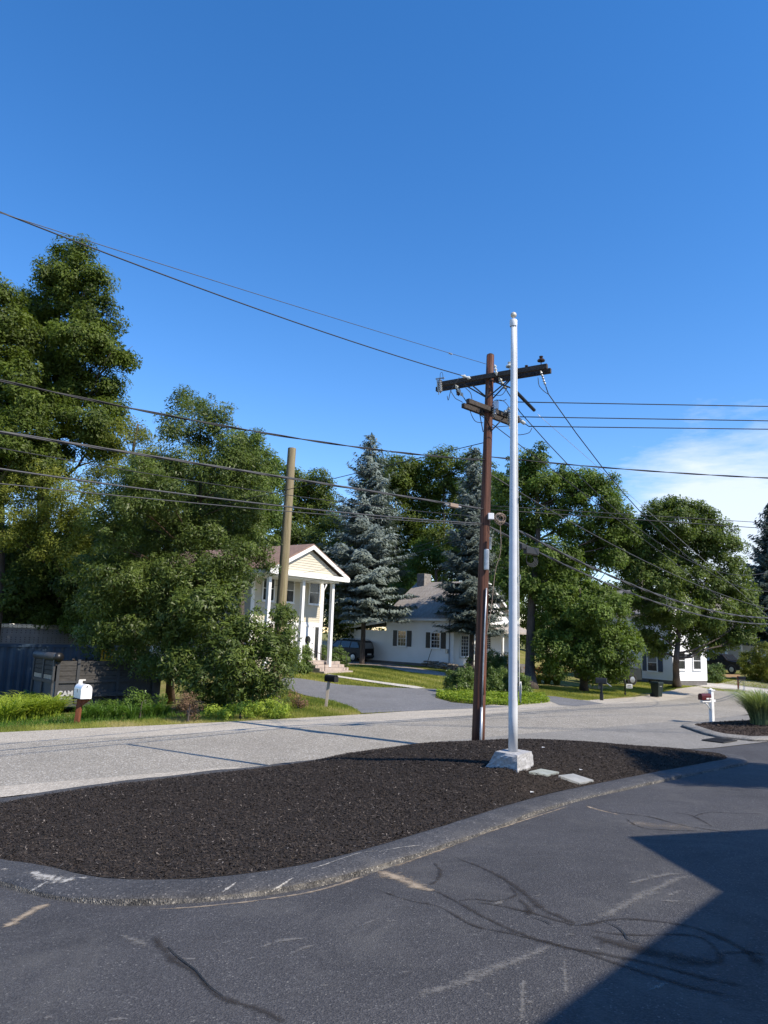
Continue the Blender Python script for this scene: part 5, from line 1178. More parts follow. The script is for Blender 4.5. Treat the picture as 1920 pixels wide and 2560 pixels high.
# brown post box farther on
b = gp(1846, 1726); t = thing('mailbox', 'dark mailbox on a plain brown post at the far right lawn', 'mailbox', b, math.radians(-20))
Hm = at(1846, 1690, b[1])[2]-b[2]
MB().bx(-.05, .05, -.05, .05, -.05, Hm).build('post', 'red_brown_post', t); MB().bx(-.12, .5, -.05, .05, Hm*.70, Hm*.76).build('arm', 'grey_post', t)
mailbox(t, (.26, 0, Hm*.76), 0, .48, .18, .23, 'black_metal'); MB().beam((.03, 0, Hm*.5), (.26, 0, Hm*.70), .05, .05).build('brace', 'grey_post', t)
# ================================================================== bin, lamp post, grate, bits
b = gp(1643, 1743); Hb = at(1643, 1704, b[1])[2]-b[2]
t = thing('trash_bin', 'dark green wheeled trash bin on the lawn by the road', 'trash bin', b, math.radians(35)); k = Hb
def frust(mb, x0, y0, z0, x1, y1, z1, dy=0):
    mb.v += [(-x0, -y0, z0), (x0, -y0, z0), (x0, y0, z0), (-x0, y0, z0), (-x1, -y1+dy, z1), (x1, -y1+dy, z1), (x1, y1+dy, z1), (-x1, y1+dy, z1)]; i = len(mb.v)-8
    mb.f += [tuple(i+q for q in f_) for f_ in ((0, 3, 2, 1), (4, 5, 6, 7), (0, 1, 5, 4), (1, 2, 6, 5), (2, 3, 7, 6), (3, 0, 4, 7))]; return mb
frust(MB(), .21*k, .23*k, .05*k, .29*k, .31*k, .88*k).build('body', 'dark_green', t, bevel=.02)
MB().bx(-.31*k, .31*k, -.34*k, .36*k, .88*k, .92*k).build('rim', 'dark_green', t, bevel=.012)
frust(MB(), .31*k, .34*k, .92*k, .25*k, .27*k, 1.0*k, .0).build('lid', 'dark_green', t, bevel=.02)
MB().tube([(-.28*k, .39*k, .86*k), (.28*k, .39*k, .86*k)], .018, 8).build('handle', 'dark_green', t)
for sx in (-1, 1): MB().lathe([(.0, -.03), (.13*k, -.03), (.13*k, .03), (0, .03)], (sx*.25*k, .22*k, .12*k), 16, (1, 0, 0)).build('wheel', 'tyre', t)
MB().bx(-.12*k, .12*k, -.295*k, -.288*k, .70*k, .76*k).build('logo', 'lettering', t)
b = gp(1563, 1738); Hl = at(1563, 1669, b[1])[2]-b[2]
t = thing('lamp_post', 'black garden lamp post with a small hanging sign', 'lamp post', b)
MB().tube([(0, 0, -.1), (0, 0, Hl-.36)], .038, 10).build('post', 'black_metal', t, True); MB().lathe([(.06, 0), (.06, .12), (.04, .15), (.038, .16)], (0, 0, 0), 10).build('foot', 'black_metal', t)
MB().lathe([(.04, 0), (.08, .03), (.12, .25), (.13, .26)], (0, 0, Hl-.36), 6).build('lantern', 'blind_glass', t); MB().lathe([(.145, 0), (.06, .09), (.015, .12), (0, .14)], (0, 0, Hl-.10), 6).build('lantern_roof', 'black_metal', t)
MB().bx(.04, .44, -.015, .015, Hl*.42, Hl*.44).build('sign_arm', 'black_metal', t); sg_ = MB().bx(.08, .44, -.012, .012, Hl*.26, Hl*.41).build('house_sign', 'sign_white', t)
MB().bx(.14, .38, -.018, -.013, Hl*.35, Hl*.375).bx(.12, .40, -.018, -.013, Hl*.285, Hl*.32).build('sign_lettering', 'number_dark', sg_, kind='stuff')
c = gz(1799, 1851, Tz(10, 21.6)+.03); t = thing('storm_drain', 'rusty rectangular storm drain grate in the apron', 'drain', (c[0], c[1], Tz(c[0], c[1])+.034), math.radians(42))
MB().bx(-.42, .42, -.27, .27, -.01, .004).build('pit_dark_sheet', 'black_plastic', t)  # flat black sheet standing in for the darkness below the bars
fr = MB().bx(-.46, .46, -.31, -.27, -.01, .014).bx(-.46, .46, .27, .31, -.01, .014).bx(-.46, -.42, -.27, .27, -.01, .014).bx(.42, .46, -.27, .27, -.01, .014); fr.build('frame', 'iron', t)
gm = boxmesh('grate_bar', (.055, .54, .012), 'iron')
for i in range(7): piece('grate_bar', gm, t, (-.36+.12*i, 0, .010))
b = gp(1497, 1723); t = thing('stake', 'thin grey stake at the lawn edge near the van', 'stake', b); MB().beam((0, 0, -.1), (0, 0, 1.9), .06, .06, (0, 1, 0)).build('shaft', 'grey_post', t)
# scraps in the mulch
for i, (px, py, lab) in enumerate(((1358, 1869, 'small white scrap high in the mulch beyond the granite block'), (1452, 1925, 'small white scrap in the mulch right of the slabs'), (1330, 1981, 'small white scrap near the kerb below the slabs'))):
    d = ray(px, py); t_ = 5.0
    for _ in range(700):
        p = CAM+d*t_
        if p[2] < float(MZ(p[0], p[1]))+.02: break
        t_ += .02
    o = MB().prism([(-.03, -.02, 0), (.02, -.03, .008), (.035, .02, 0), (-.02, .028, .006)], (0, 0, .008)).build('paper_scrap', 'sign_white'); o.location = p; tag(o, lab, 'litter')
# ================================================================== buildings
def proj(p):
    v = np.array(p, float)-CAM; z = v @ _f; return 960+FPX*(v @ _r)/z, 1280-FPX*(v @ _u)/z
class Frame:
    def __init__(s, o, ang): s.o = np.array(o, float); s.c, s.s = math.cos(ang), math.sin(ang); s.ang = ang
    def w(s, x, y, z): return s.o+np.array([s.c*x-s.s*y, s.s*x+s.c*y, z])
    def solve_x(s, px, y, z, lo_=-20, hi_=20):
        for _ in range(50):
            m = (lo_+hi_)/2
            if proj(s.w(m, y, z))[0] < px: lo_ = m
            else: hi_ = m
        return lo_
    def solve_y(s, px, x, z, lo_=-5, hi_=30):
        for _ in range(50):
            m = (lo_+hi_)/2
            if proj(s.w(x, m, z))[0] > px: lo_ = m
            else: hi_ = m
        return lo_
    def solve_z(s, py, x, y, lo_=-3, hi_=15):
        for _ in range(50):
            m = (lo_+hi_)/2
            if proj(s.w(x, y, m))[1] > py: lo_ = m
            else: hi_ = m
        return lo_
def siding(name, p0, p1, z0, z1, mat, parent, board=.115, gable=None):
    """lapped boards on the wall p0 -> p1 (outside is on the right hand going p0->p1); gable: apex height"""
    p0, p1 = Vector((*p0, 0)), Vector((*p1, 0)); d = (p1-p0); ln = d.length; d.normalize(); n = Vector((d.y, -d.x, 0)); mb = MB(); z = z0; zt = gable or z1
    while z < zt-.005:
        za, zb = z, min(z+board, zt)
        def ext(zz):
            if gable is None or zz <= z1: return 0, ln
            f_ = (zz-z1)/(zt-z1); return ln*.5*f_, ln*(1-.5*f_)
        a0, a1 = ext(za); b0, b1 = ext(zb)
        A, B = p0+d*a0+n*.026, p0+d*a1+n*.026; C_, D_ = p0+d*b1+n*.002, p0+d*b0+n*.002
        mb.quad((A.x, A.y, za), (B.x, B.y, za), (C_.x, C_.y, zb), (D_.x, D_.y, zb))
        A2_, B2_ = p0+d*a0-n*.03, p0+d*a1-n*.03; mb.quad((A.x, A.y, za), (A2_.x, A2_.y, za), (B2_.x, B2_.y, za), (B.x, B.y, za))
        z = zb
    return mb.build(name, mat, parent)
def window(parent, c, wdir, n, w, h, frame='white_paint', shutter=None, grid=None, name='window', glass='glass', blind=False, sh_w=.36):
    """c: sill-centre (local), wdir: along wall, n: outward"""
    c, wd, n = Vector(c), Vector(wdir).normalized(), Vector(n).normalized(); up_ = Vector((0, 0, 1))
    R = Matrix((wd, n, up_)).transposed()
    def bx(mb, x0, x1, d0, d1, z0, z1): return mb.box(c+R @ Vector(((x0+x1)/2, (d0+d1)/2, (z0+z1)/2)), (x1-x0, d1-d0, z1-z0), R)
    t = .085; mb = MB()
    bx(mb, -w/2-t, -w/2, 0, .07, -t, h+t); bx(mb, w/2, w/2+t, 0, .07, -t, h+t); bx(mb, -w/2, w/2, 0, .07, h, h+t); bx(mb, -w/2, w/2, 0, .075, -t, 0)
    bx(mb, -w/2, w/2, .02, .055, h*.5-.02, h*.5+.02)
    wo = mb.build(name, frame, parent)
    bx(MB(), -w/2-t-.03, w/2+t+.03, .0, .11, -t-.04, -t).build('sill', frame, wo)
    bx(MB(), -w/2, w/2, .018, .03, 0, h*.5-.02).build('pane', glass, wo); bx(MB(), -w/2, w/2, .018, .034, h*.5+.02, h).build('pane', 'blind_glass' if blind else glass, wo)
    if grid:
        g_ = MB()
        for i in range(1, grid[0]): bx(g_, -w/2+w*i/grid[0]-.01, -w/2+w*i/grid[0]+.01, .03, .045, 0, h)
        for j in range(1, grid[1]):
            if abs(j/grid[1]-.5) > .05: bx(g_, -w/2, w/2, .03, .044, h*j/grid[1]-.01, h*j/grid[1]+.01)
        g_.build('muntins', frame, wo)
    if shutter:
        for sgn in (-1, 1):
            x0 = sgn*(w/2+t+.02+sh_w/2); sm = MB(); bx(sm, x0-sh_w/2, x0+sh_w/2, 0, .045, -t*.6, h+t*.6); so = sm.build('shutter', shutter, wo)
    return wo
# ---- house 1: pillared house
hb = at(822, 1667, 43.0); hb[2] = Tz(hb[0], hb[1]); zc0 = at(822, 1667, 43.0)[2]-hb[2]
F1 = Frame(hb, math.atan2(.8, .6)); H1 = thing('pillared_house', 'two-storey cream house with white columns and brown shingle roof', 'house', hb, F1.ang)
hcol = F1.solve_z(1458, 0, 0); xl = F1.solve_x(674, 0, hcol); xm = F1.solve_x(758, 0, hcol); xa, xb = F1.solve_x(672, -.35, hcol+.1), F1.solve_x(864, -.35, hcol+.1)
yw = F1.solve_y(797, -.05, 1.0, 0, 3); yw = 1.75; xc = (xa+xb)/2; DEP = 10.5
fas = .34; ze = hcol+fas; rise = F1.solve_z(1366, xc, -.35)-ze; rise = max(1.2, min(rise, 2.3))
for x_ in (0, xm, xl):
    z0 = zc0 if x_ == 0 else (zc0+.0)
    MB().bx(x_-.10, x_+.10, -.10, .10, zc0, hcol).build('column', 'white_paint', H1, bevel=.012)
MB().bx(xl-.28, .28, -.28, yw+.02, hcol, ze).build('portico_beam', 'white_paint', H1, bevel=.01)
# body
x0h, x1h = F1.solve_x(630, yw, hcol-.5), F1.solve_x(801, yw, 1.5)
body = MB().bx(x0h+.03, x1h-.03, yw+.03, DEP, -.6, ze-.02); body.build('core_wall', 'siding_shaded', H1)
zband = F1.solve_z(1533, -1.0, yw); zdoor = F1.solve_z(1564, -1.5, yw)
siding('front_siding', (x0h, yw), (x1h, yw), .55, ze-.05, 'siding_yellow', H1)
siding('side_siding', (x0h, DEP), (x0h, yw), .2, ze-.02, 'siding_shaded', H1)
siding('right_siding', (x1h, yw), (x1h, DEP), .2, ze-.02, 'siding_yellow', H1)
siding('gable_siding', (xl-.24, -.285), (.24, -.285), ze+.02, ze+.05, 'siding_yellow', H1, .14, gable=ze+rise-.12)
MB().bx(x1h-.22, x1h+.03, yw-.035, yw+.02, -.2, hcol).build('corner_board', 'white_paint', H1); MB().bx(x0h-.03, x0h+.22, yw-.035, yw+.02, -.2, hcol).build('corner_board', 'white_paint', H1)
MB().bx(x0h+.24, x1h-.24, yw-.05, yw, zdoor+.02, zdoor+.24).build('belt_trim', 'white_paint', H1)
# roof: two slabs and rakes, ridge runs back
for sx in (-1, 1):
    xe = xb+.12 if sx > 0 else xa-.12
    p = [(xc, -.55, ze+rise+.05), (xe, -.55, ze-.02), (xe, DEP+.4, ze-.02), (xc, DEP+.4, ze+rise+.05)]
    rf = MB().prism(p, (0, 0, .09)).build('roof_slope', 'shingle_brown', H1)
    # the shingle pattern runs in the roof plane
    MB().prism([(xc, -.585, ze+rise+.055), (xc, -.585, ze+rise-.17), (xe, -.585, ze-.22), (xe, -.585, ze-.01)], (0, .05, 0)).build('rake_board', 'white_paint', H1)
    MB().bx(min(xe, xe-sx*.05), max(xe, xe-sx*.05), -.5, DEP+.35, ze-.20, ze-.03).build('eave_fascia', 'white_paint', H1)
    MB().prism([(xe-sx*.06, -.5, ze-.18), (xe-sx*.5, -.5, ze-.18), (xe-sx*.5, DEP, ze-.18), (xe-sx*.06, DEP, ze-.18)], (0, 0, -.03)).build('soffit', 'white_paint', H1)
MB().prism([(xl-.26, -.27, ze-.01), (.26, -.27, ze-.01), (xc, -.27, ze+rise-.1)], (0, .1, 0)).build('pediment_core', 'siding_yellow', H1)
MB().prism([(xa-.1, -.57, ze-.24), (xb+.1, -.57, ze-.24), (xb+.1, -.57, ze+.02), (xa-.1, -.57, ze+.02)], (0, .28, 0)).build('pediment_sill', 'white_paint', H1)
MB().prism([(x0h, DEP+.02, ze), (x1h, DEP+.02, ze), (xc, DEP+.02, ze+rise)], (0, -.05, 0)).build('rear_gable', 'siding_shaded', H1)
zw_ = F1.solve_z(1503, -2.2, yw); hw = F1.solve_z(1447, -2.2, yw)-zw_
for px in (670, 720, 784):
    xw = F1.solve_x(px, yw, zw_+.7); window(H1, (xw, yw-.015, zw_), (1, 0, 0), (0, -1, 0), .82, min(hw, 1.5), blind=(px == 720))
xd = F1.solve_x(766, yw, 1.2); dw_ = .95
dz0 = .62
do = MB().bx(xd-dw_/2, xd+dw_/2, yw-.06, yw-.02, dz0, zdoor-.05).build('door', 'white_paint', H1)
MB().lathe([(.0, -.01), (.24, -.01), (.24, .02), (0, .02)], (xd, yw-.065, dz0+1.15), 20, (0, -1, 0)).build('oval_glass', 'glass', do)
MB().lathe([(.0, -.02), (.035, -.02), (.035, .03), (0, .03)], (xd+.38, yw-.08, dz0+.95), 10, (0, -1, 0)).build('handle', 'silver', do)
MB().bx(xd+dw_/2+.14, xd+dw_/2+.46, yw-.05, yw-.02, dz0+.1, zdoor-.1).build('sidelight', 'glass', H1); MB().bx(xd-dw_/2-.46, xd-dw_/2-.14, yw-.05, yw-.02, dz0+.1, zdoor-.1).build('sidelight', 'glass', H1)
for xx in (xd-dw_/2-.07, xd+dw_/2+.07, xd+dw_/2+.53, xd-dw_/2-.53): MB().bx(xx-.06, xx+.06, yw-.085, yw-.005, dz0, zdoor+.02).build('door_trim', 'white_paint', H1)
MB().bx(xd-1.1, xd+1.1, yw-.085, yw-.005, zdoor-.03, zdoor+.1).build('door_head', 'white_paint', H1)
for k in range(4): MB().bx(xd-1.15, x1h+.18-.0*k, -.75+.34*k, yw+.0, -.1+.17*k-(.3 if k == 0 else 0), .07+.17*k-.004*k).build('step', 'pink_brick', H1, bevel=.01)
for x_ in (xd+.95, xd-.95):
    rl = thing_part = MB().tube([(x_, -.6, .1), (x_, -.6, .95), (x_, yw-.3, 1.45), (x_, yw-.3, .6)], .022, 6).build('handrail', 'black_metal', H1, True)
ds = MB().tube([(x1h+.25, yw-.05, hcol+.05), (x1h+.22, yw+.0, hcol-.1), (x1h+.06, yw+.0, hcol-.35), (x1h+.06, yw+.0, .3)], .045, 8).build('downspout', 'white_paint', H1, True)
# white stair rail of the side entrance, half lost in the leaves
pr0 = at(632, 1486, 41.5); pr1 = at(740, 1572, 42.0); loc0 = H1.location
st = thing('stair_rail', 'white slanting stair rail behind the bush, left of the pillared porch', 'stair rail', (pr0[0], pr0[1], Tz(pr0[0], pr0[1])))
sb_ = np.array(st.location); MB().beam(tuple(pr0-sb_), tuple(pr1-sb_), .06, .20).build('top_rail', 'white_paint', st); MB().beam(tuple(pr0-sb_-np.array([0, 0, .9])), tuple(pr1-sb_-np.array([0, 0, .9])), .06, .22).build('stringer', 'white_paint', st)
bal = boxmesh('baluster', (.05, .05, .85), 'white_paint')
for i in range(9): q = pr0+(pr1-pr0)*(i+.5)/9-sb_; piece('baluster', bal, st, (q[0], q[1], q[2]-.45))
MB().beam(tuple(pr0-sb_), (pr0[0]-sb_[0], pr0[1]-sb_[1], -.2), .12, .12, (0, 1, 0)).build('newel_post', 'white_paint', st); MB().beam(tuple(pr1-sb_), (pr1[0]-sb_[0], pr1[1]-sb_[1], -.2), .12, .12, (0, 1, 0)).build('newel_post', 'white_paint', st)
# ---- house 2: white cape behind the spruces
hb = at(1133, 1672, 53.0); hb[2] = Tz(hb[0], hb[1]); F2 = Frame(hb, math.atan2(.72, .69))
H2 = thing('cape_house', 'long white clapboard house with dark shutters and grey shingle roof', 'house', hb, F2.ang)
z0 = max(.25, F2.solve_z(1664, 0, 0)); yb = F2.solve_y(966, 0, 2.0); ye = F2.solve_y(862, 0, 2.0); ze = F2.solve_z(1538, 0, yb); W2 = 7.6
zr = F2.solve_z(1457, W2/2, yb*.75); zr = max(ze+2.2, min(zr, ze+4.2)); print('H2', z0, yb, ye, ze, zr)
MB().bx(.03, W2, .03, yb, -.5, ze).build('core_wall', 'siding_white', H2); MB().bx(.0, W2+.02, .0, ye-.05, -.8, z0+.02).build('foundation', 'foundation', H2)
siding('side_siding', (-.005, ye), (-.005, 0), z0, ze, 'siding_white', H2) if False else None
siding('side_siding', (-.005, yb), (-.005, 0), z0, ze, 'siding_white', H2); zwg = min(F2.solve_z(1573, 0, ye), ze-.4); zwg2 = min(F2.solve_z(1556, 0, yb), ze-.1)
siding('wing_siding', (-.005, ye), (-.005, yb), z0, min(zwg, zwg2), 'siding_white', H2)
MB().bx(.03, W2*.8, yb, ye-.02, -.5, min(zwg, zwg2)-.05).build('wing_core', 'siding_white', H2)
MB().prism([(-.3, yb-.1, zwg2+.02), (W2*.8, yb-.1, zwg2+.5), (W2*.8, ye+.3, zwg+.4), (-.3, ye+.3, zwg-.02)], (0, 0, .16)).build('wing_roof', 'shingle_grey', H2)
MB().prism([(-.32, yb-.1, zwg2-.03), (-.32, ye+.32, zwg-.07), (-.32, ye+.32, zwg+.11), (-.32, yb-.1, zwg2+.15)], (.04, 0, 0)).build('wing_fascia', 'white_paint', H2)
siding('front_siding', (0, -.005), (W2, -.005), z0, ze, 'siding_white', H2, gable=zr)
MB().prism([(.05, .04, ze-.02), (W2-.05, .04, ze-.02), (W2/2, .04, zr-.05)], (0, .1, 0)).build('gable_core', 'siding_white', H2); MB().prism([(.05, yb-.04, ze-.02), (W2-.05, yb-.04, ze-.02), (W2/2, yb-.04, zr-.05)], (0, -.1, 0)).build('gable_core', 'siding_white', H2)
for sx, xe in ((-1, -.35), (1, W2+.35)):
    dz = (zr-ze)/(W2/2)*.35
    # courses of shingles as lapped strips
    mb = MB(); nC = 22; a = Vector((xe, 0, ze-dz)); c = Vector((W2/2, 0, zr+.02))
    for k in range(nC):
        p, q = a.lerp(c, k/nC), a.lerp(c, (k+1)/nC)
        mb.prism([(p.x, -.35, p.z+.018), (q.x, -.35, q.z+.01), (q.x, yb+.3, q.z+.01), (p.x, yb+.3, p.z+.018)], (0, 0, .025))
    mb.build('roof_slope', 'shingle_grey', H2, kind='stuff')
    MB().prism([(xe, -.37, ze-dz+.05), (W2/2, -.37, zr+.05), (W2/2, -.37, zr-.18), (xe, -.37, ze-dz-.14)], (0, .04, 0)).build('rake_board', 'white_paint', H2)
    MB().bx(min(xe, xe+.04), max(xe, xe+.04), -.3, yb+.25, ze-dz-.12, ze-dz+.06).build('eave_fascia', 'white_paint', H2)
MB().bx(-.03, .10, -.03, .10, z0, ze).build('corner_board', 'white_paint', H2)
ych = F2.solve_y(1022, W2/2, zr+.3); MB().bx(W2/2-.45, W2/2+.45, min(ych, yb-.5)-.4, min(ych, yb-.5)+.4, zr-1, zr+.75).build('chimney', 'chimney_stone', H2, bevel=.03)
for px in (1006, 1090):
    yv = F2.solve_y(px, 0, 1.8); zs_ = F2.solve_z(1614 if px < 1050 else 1619, 0, yv); hh = F2.solve_z(1578 if px < 1050 else 1583, 0, yv)-zs_
    window(H2, (-.02, yv, zs_), (0, -1, 0), (-1, 0, 0), .80, hh, shutter='dark_shutter', grid=(3, 4), sh_w=.44)
for px in (1160, 1216):
    xv = F2.solve_x(px, 0, 1.6); zs_ = F2.solve_z(1640 if px < 1200 else 1622, xv, 0); hh = F2.solve_z(1590, xv, 0)-zs_
    window(H2, (xv, -.02, zs_), (1, 0, 0), (0, -1, 0), .85, hh, grid=(3, 6))
xv = F2.solve_x(1185, 0, 1.6)
do = MB().bx(xv-.45, xv+.45, -.07, -.02, z0+.1, z0+2.1).build('door', 'white_paint', H2); MB().lathe([(.0, 0), (.03, 0), (.03, .05), (0, .05)], (xv+.35, -.08, z0+1.0), 8, (0, -1, 0)).build('handle', 'silver', do)
MB().bx(xv+1.6, W2+.4, -1.5, 0, -.2, z0+.1).build('porch_floor', 'foundation', H2)
for x_ in (xv+1.8, W2+.2): MB().bx(x_-.08, x_+.08, -1.4, -1.24, z0+.1, z0+2.4).build('porch_post', 'white_paint', H2)
MB().prism([(xv+1.4, -1.7, z0+2.4), (W2+.6, -1.7, z0+2.4), (W2+.6, .02, z0+3.0), (xv+1.4, .02, z0+3.0)], (0, 0, .12)).build('porch_roof', 'shingle_grey', H2)
MB().tube([(-.06, .35, ze-.3), (-.06, .35, z0+.1)], .03, 6).build('downspout', 'foundation', H2); MB().box((-.08, .55, z0+1.0), (.1, .22, .3)).build('meter_box', 'galvanised', H2)
MB().beam((-.35, F2.solve_y(1082, 0, 1.0)+.4, -.05), (-.04, F2.solve_y(1082, 0, 1.0), z0+1.3), .04, .04).build('leaning_pole', 'black_metal', H2)
# flower pot by the corner
p = F2.w(.6, -1.0, 0); t = thing('flower_pot', 'dark urn planter at the corner of the white house', 'planter', (p[0], p[1], Tz(p[0], p[1])))
MB().lathe([(.14, 0), (.16, .04), (.08, .12), (.2, .45), (.24, .6), (.22, .62), (0, .6)], (0, 0, 0), 14).build('urn', 'terracotta', t, True)
rng = np.random.default_rng(77); n = 120; leafmesh('plant', np.c_[rng.normal(0, .14, n), rng.normal(0, .14, n), .65+rng.random(n)*.35], rng.normal(size=(n, 3)), .18, .08, 'leaf_hedge', t, None, 77)
# ---- dry stone wall
p0 = G(965, 1655); p1 = G(1150, 1680); n = 34
sw = thing('stone_wall', 'low tumbled dry stone wall between gravel drive and white house', 'wall', p0); ic = []
for k in range(4):
    b_ = bmesh.new(); bmesh.ops.create_icosphere(b_, subdivisions=1, radius=.5); rr = random.Random(k)
    for v in b_.verts: v.co *= rr.uniform(.75, 1.2); v.co.z *= .6
    me = bpy.data.meshes.new('stone'); b_.to_mesh(me); b_.free(); me.materials.append(MATS['field_stone']); ic.append(me)
rr = random.Random(8)
for lay in range(3):
    for i in range(n):
        f_ = (i+.5*(lay % 2)+rr.uniform(-.2, .2))/n; q = p0+(p1-p0)*f_; q = np.array([q[0], q[1]+rr.uniform(-.12, .12), 0]); s_ = rr.uniform(.25, .5)*(1.0-.12*lay)*(.75+.5*f_)
        if lay == 2 and rr.random() < .3: continue
        piece('stone', ic[rr.randrange(4)], sw, (q[0]-p0[0], q[1]-p0[1], Tz(q[0], q[1])-p0[2]+.07+.17*lay), (rr.uniform(-.3, .3), rr.uniform(-.3, .3), rr.uniform(0, 6)), (s_*1.4, s_, s_*.75))
# ---- house 3
hb = at(1683, 1704, 56.0); hb[2] = Tz(hb[0], hb[1]); F3 = Frame(hb, math.atan2(.5, .866))
H3 = thing('far_white_house', 'white house with navy shutters behind the round maple', 'house', hb, F3.ang); z0 = .32; W3 = F3.solve_x(1765, 0, 2); D3 = 9.0; ze = 5.4
MB().bx(.03, W3, .03, D3, -.5, ze).build('core_wall', 'siding_white', H3); MB().bx(0, W3+.02, 0, D3+.02, -.6, z0).build('foundation', 'foundation', H3)
siding('side_siding', (-.005, D3), (-.005, 0), z0, ze, 'siding_white', H3, .16); siding('front_siding', (0, -.005), (W3, -.005), z0, ze, 'siding_white', H3, .16)
MB().bx(-.03, .1, -.03, .1, z0, ze).build('corner_board', 'white_paint', H3); MB().bx(W3-.1, W3+.03, -.03, .1, z0, ze).build('corner_board', 'white_paint', H3)
for (yy, zz) in ((F3.solve_y(1632, 0, 1.5), F3.solve_z(1676, 0, 2.2)), (F3.solve_y(1632, 0, 1.5)+4, F3.solve_z(1676, 0, 2.2))): window(H3, (-.02, yy, zz), (0, -1, 0), (-1, 0, 0), .86, 1.25, shutter='blue_shutter', blind=True, sh_w=.42)
yy = F3.solve_y(1636, 0, .2); MB().box((-.03, yy, z0-.28), (.06, 1.0, .4)).build('basement_window', 'glass', H3)
for xx in (.9, W3-1.2): window(H3, (xx, -.02, z0+.9), (1, 0, 0), (0, -1, 0), .85, 1.25, shutter=None)
for sx, xe in ((-1, -.4), (1, W3+.4)): MB().prism([(xe, -.4, ze-.1), (W3/2, -.4, ze+2.0), (W3/2, D3+.4, ze+2.0), (xe, D3+.4, ze-.1)], (0, 0, .1)).build('roof_slope', 'shingle_grey', H3)
MB().prism([(0, .02, ze), (W3, .02, ze), (W3/2, .02, ze+1.95)], (0, .1, 0)).build('gable', 'siding_white', H3); MB().bx(W3*.3, W3*.3+.7, 4, 4.7, ze+.5, ze+2.9).build('chimney', 'pink_brick', H3)
# ---- house 4
hb = at(1790, 1668, 84.0); hb[2] = Tz(hb[0], hb[1]); F4 = Frame(hb, math.radians(18)); H4 = thing('grey_house', 'grey-blue house with white porch posts far behind the truck', 'house', hb, F4.ang)
MB().bx(0, 9, .03, 8, -1.5, 5.6).build('core_wall', 'siding_grey', H4); siding('front_siding', (0, 0), (9, 0), .3, 5.6, 'siding_grey', H4, .2); siding('left_siding', (-.005, 8), (-.005, 0), .3, 5.6, 'siding_grey', H4, .2)
for x_ in (1.0, 3.0): window(H4, (x_, -.02, 3.4), (1, 0, 0), (0, -1, 0), .9, 1.4)
for x_ in (4.9, 6.6): window(H4, (x_, -.02, 3.6), (1, 0, 0), (0, -1, 0), .9, 1.4)
MB().prism([(-.3, -1.8, 2.7), (9.3, -1.8, 2.7), (9.3, .02, 3.1), (-.3, .02, 3.1)], (0, 0, .14)).build('porch_roof', 'shingle_grey', H4)
for x_ in (.1, 2.2, 4.4, 6.6, 8.8): MB().bx(x_-.1, x_+.1, -1.7, -1.5, -.2, 2.7).build('porch_post', 'white_paint', H4)
for sy, y_ in ((-1, -.4), (1, 8.4)): MB().prism([(-.4, y_, 5.5), (9.4, y_, 5.5), (9.4, 4, 8.0), (-.4, 4, 8.0)], (0, 0, .12)).build('roof_slope', 'shingle_grey', H4)
# ---- picket fence
p0 = at(788, 1645, 62); p1 = at(846, 1645, 61); p0[2] = Tz(p0[0], p0[1]); p1[2] = Tz(p1[0], p1[1]); ft = max(.9, at(800, 1598, 62)[2]-p0[2])
pf = thing('picket_fence', 'white picket fence behind the dark parked car', 'fence', p0); d_ = p1-p0; pk = MB().prism([(-.045, 0, 0), (.045, 0, 0), (.045, 0, ft-.1), (0, 0, ft), (-.045, 0, ft-.1)], (0, .02, 0)).build('picket', 'white_paint', pf); n = 15
for i in range(1, n): q = d_*i/(n-1); piece('picket', pk.data, pf, (q[0], q[1], 0))
for z in (.3, ft-.35): MB().beam((0, .03, z), (d_[0], d_[1]+.03, z), .03, .07).build('rail', 'white_paint', pf)
# ================================================================== vehicles
def car(t, prof, glass, L_, W_, wheels, body='car_black', wr=.36, inset=.14):
    """prof: side outline (x forward, z); glass: list of side-window polygons"""
    zsh = max(p[1] for p in prof); mb = MB(); n = len(prof)
    def yy(x, z): return W_/2-(inset*max(0, (z-1.0)/(zsh-1.0)) if z > 1.0 else .02*max(0, (.5-z)/.5))
    for sgn in (-1, 1):
        for x, z in prof: mb.v.append((x, sgn*yy(x, z), z))
    mb.f.append(tuple(range(n))); mb.f.append(tuple(reversed(range(n, 2*n))))
    for i in range(n): j = (i+1) % n; mb.f.append((i, j, n+j, n+i))
    mb.build('body', body, t, bevel=.05)
    for sgn in (-1, 1):
        for g_ in glass:
            MB().prism([(x, sgn*(yy(x, z)+.004), z) for x, z in g_], (0, sgn*.006, 0)).build('side_window', 'car_glass', t)
        for wx in wheels:
            w_ = MB().lathe([(.0, -.11), (wr*.62, -.11), (wr*.66, -.10), (wr*.95, -.11), (wr, -.08), (wr, .08), (wr*.95, .11), (0, .11)], (wx, sgn*(W_/2-.09), wr), 24, (0, 1, 0)).build('wheel', 'tyre', t)
            MB().lathe([(.0, 0), (wr*.6, 0), (wr*.62, .02), (.08, .035), (0, .04)], (wx, sgn*(W_/2+.02), wr), 10, (0, sgn, 0)).build('rim', 'galvanised', w_)
            smooth_by_angle(MB().lathe([(.0, 0), (wr*1.18, 0), (wr*1.18, .012), (0, .012)], (wx, sgn*(W_/2-.005), wr+.02), 24, (0, sgn, 0)).build('wheel_arch', 'car_trim', t))
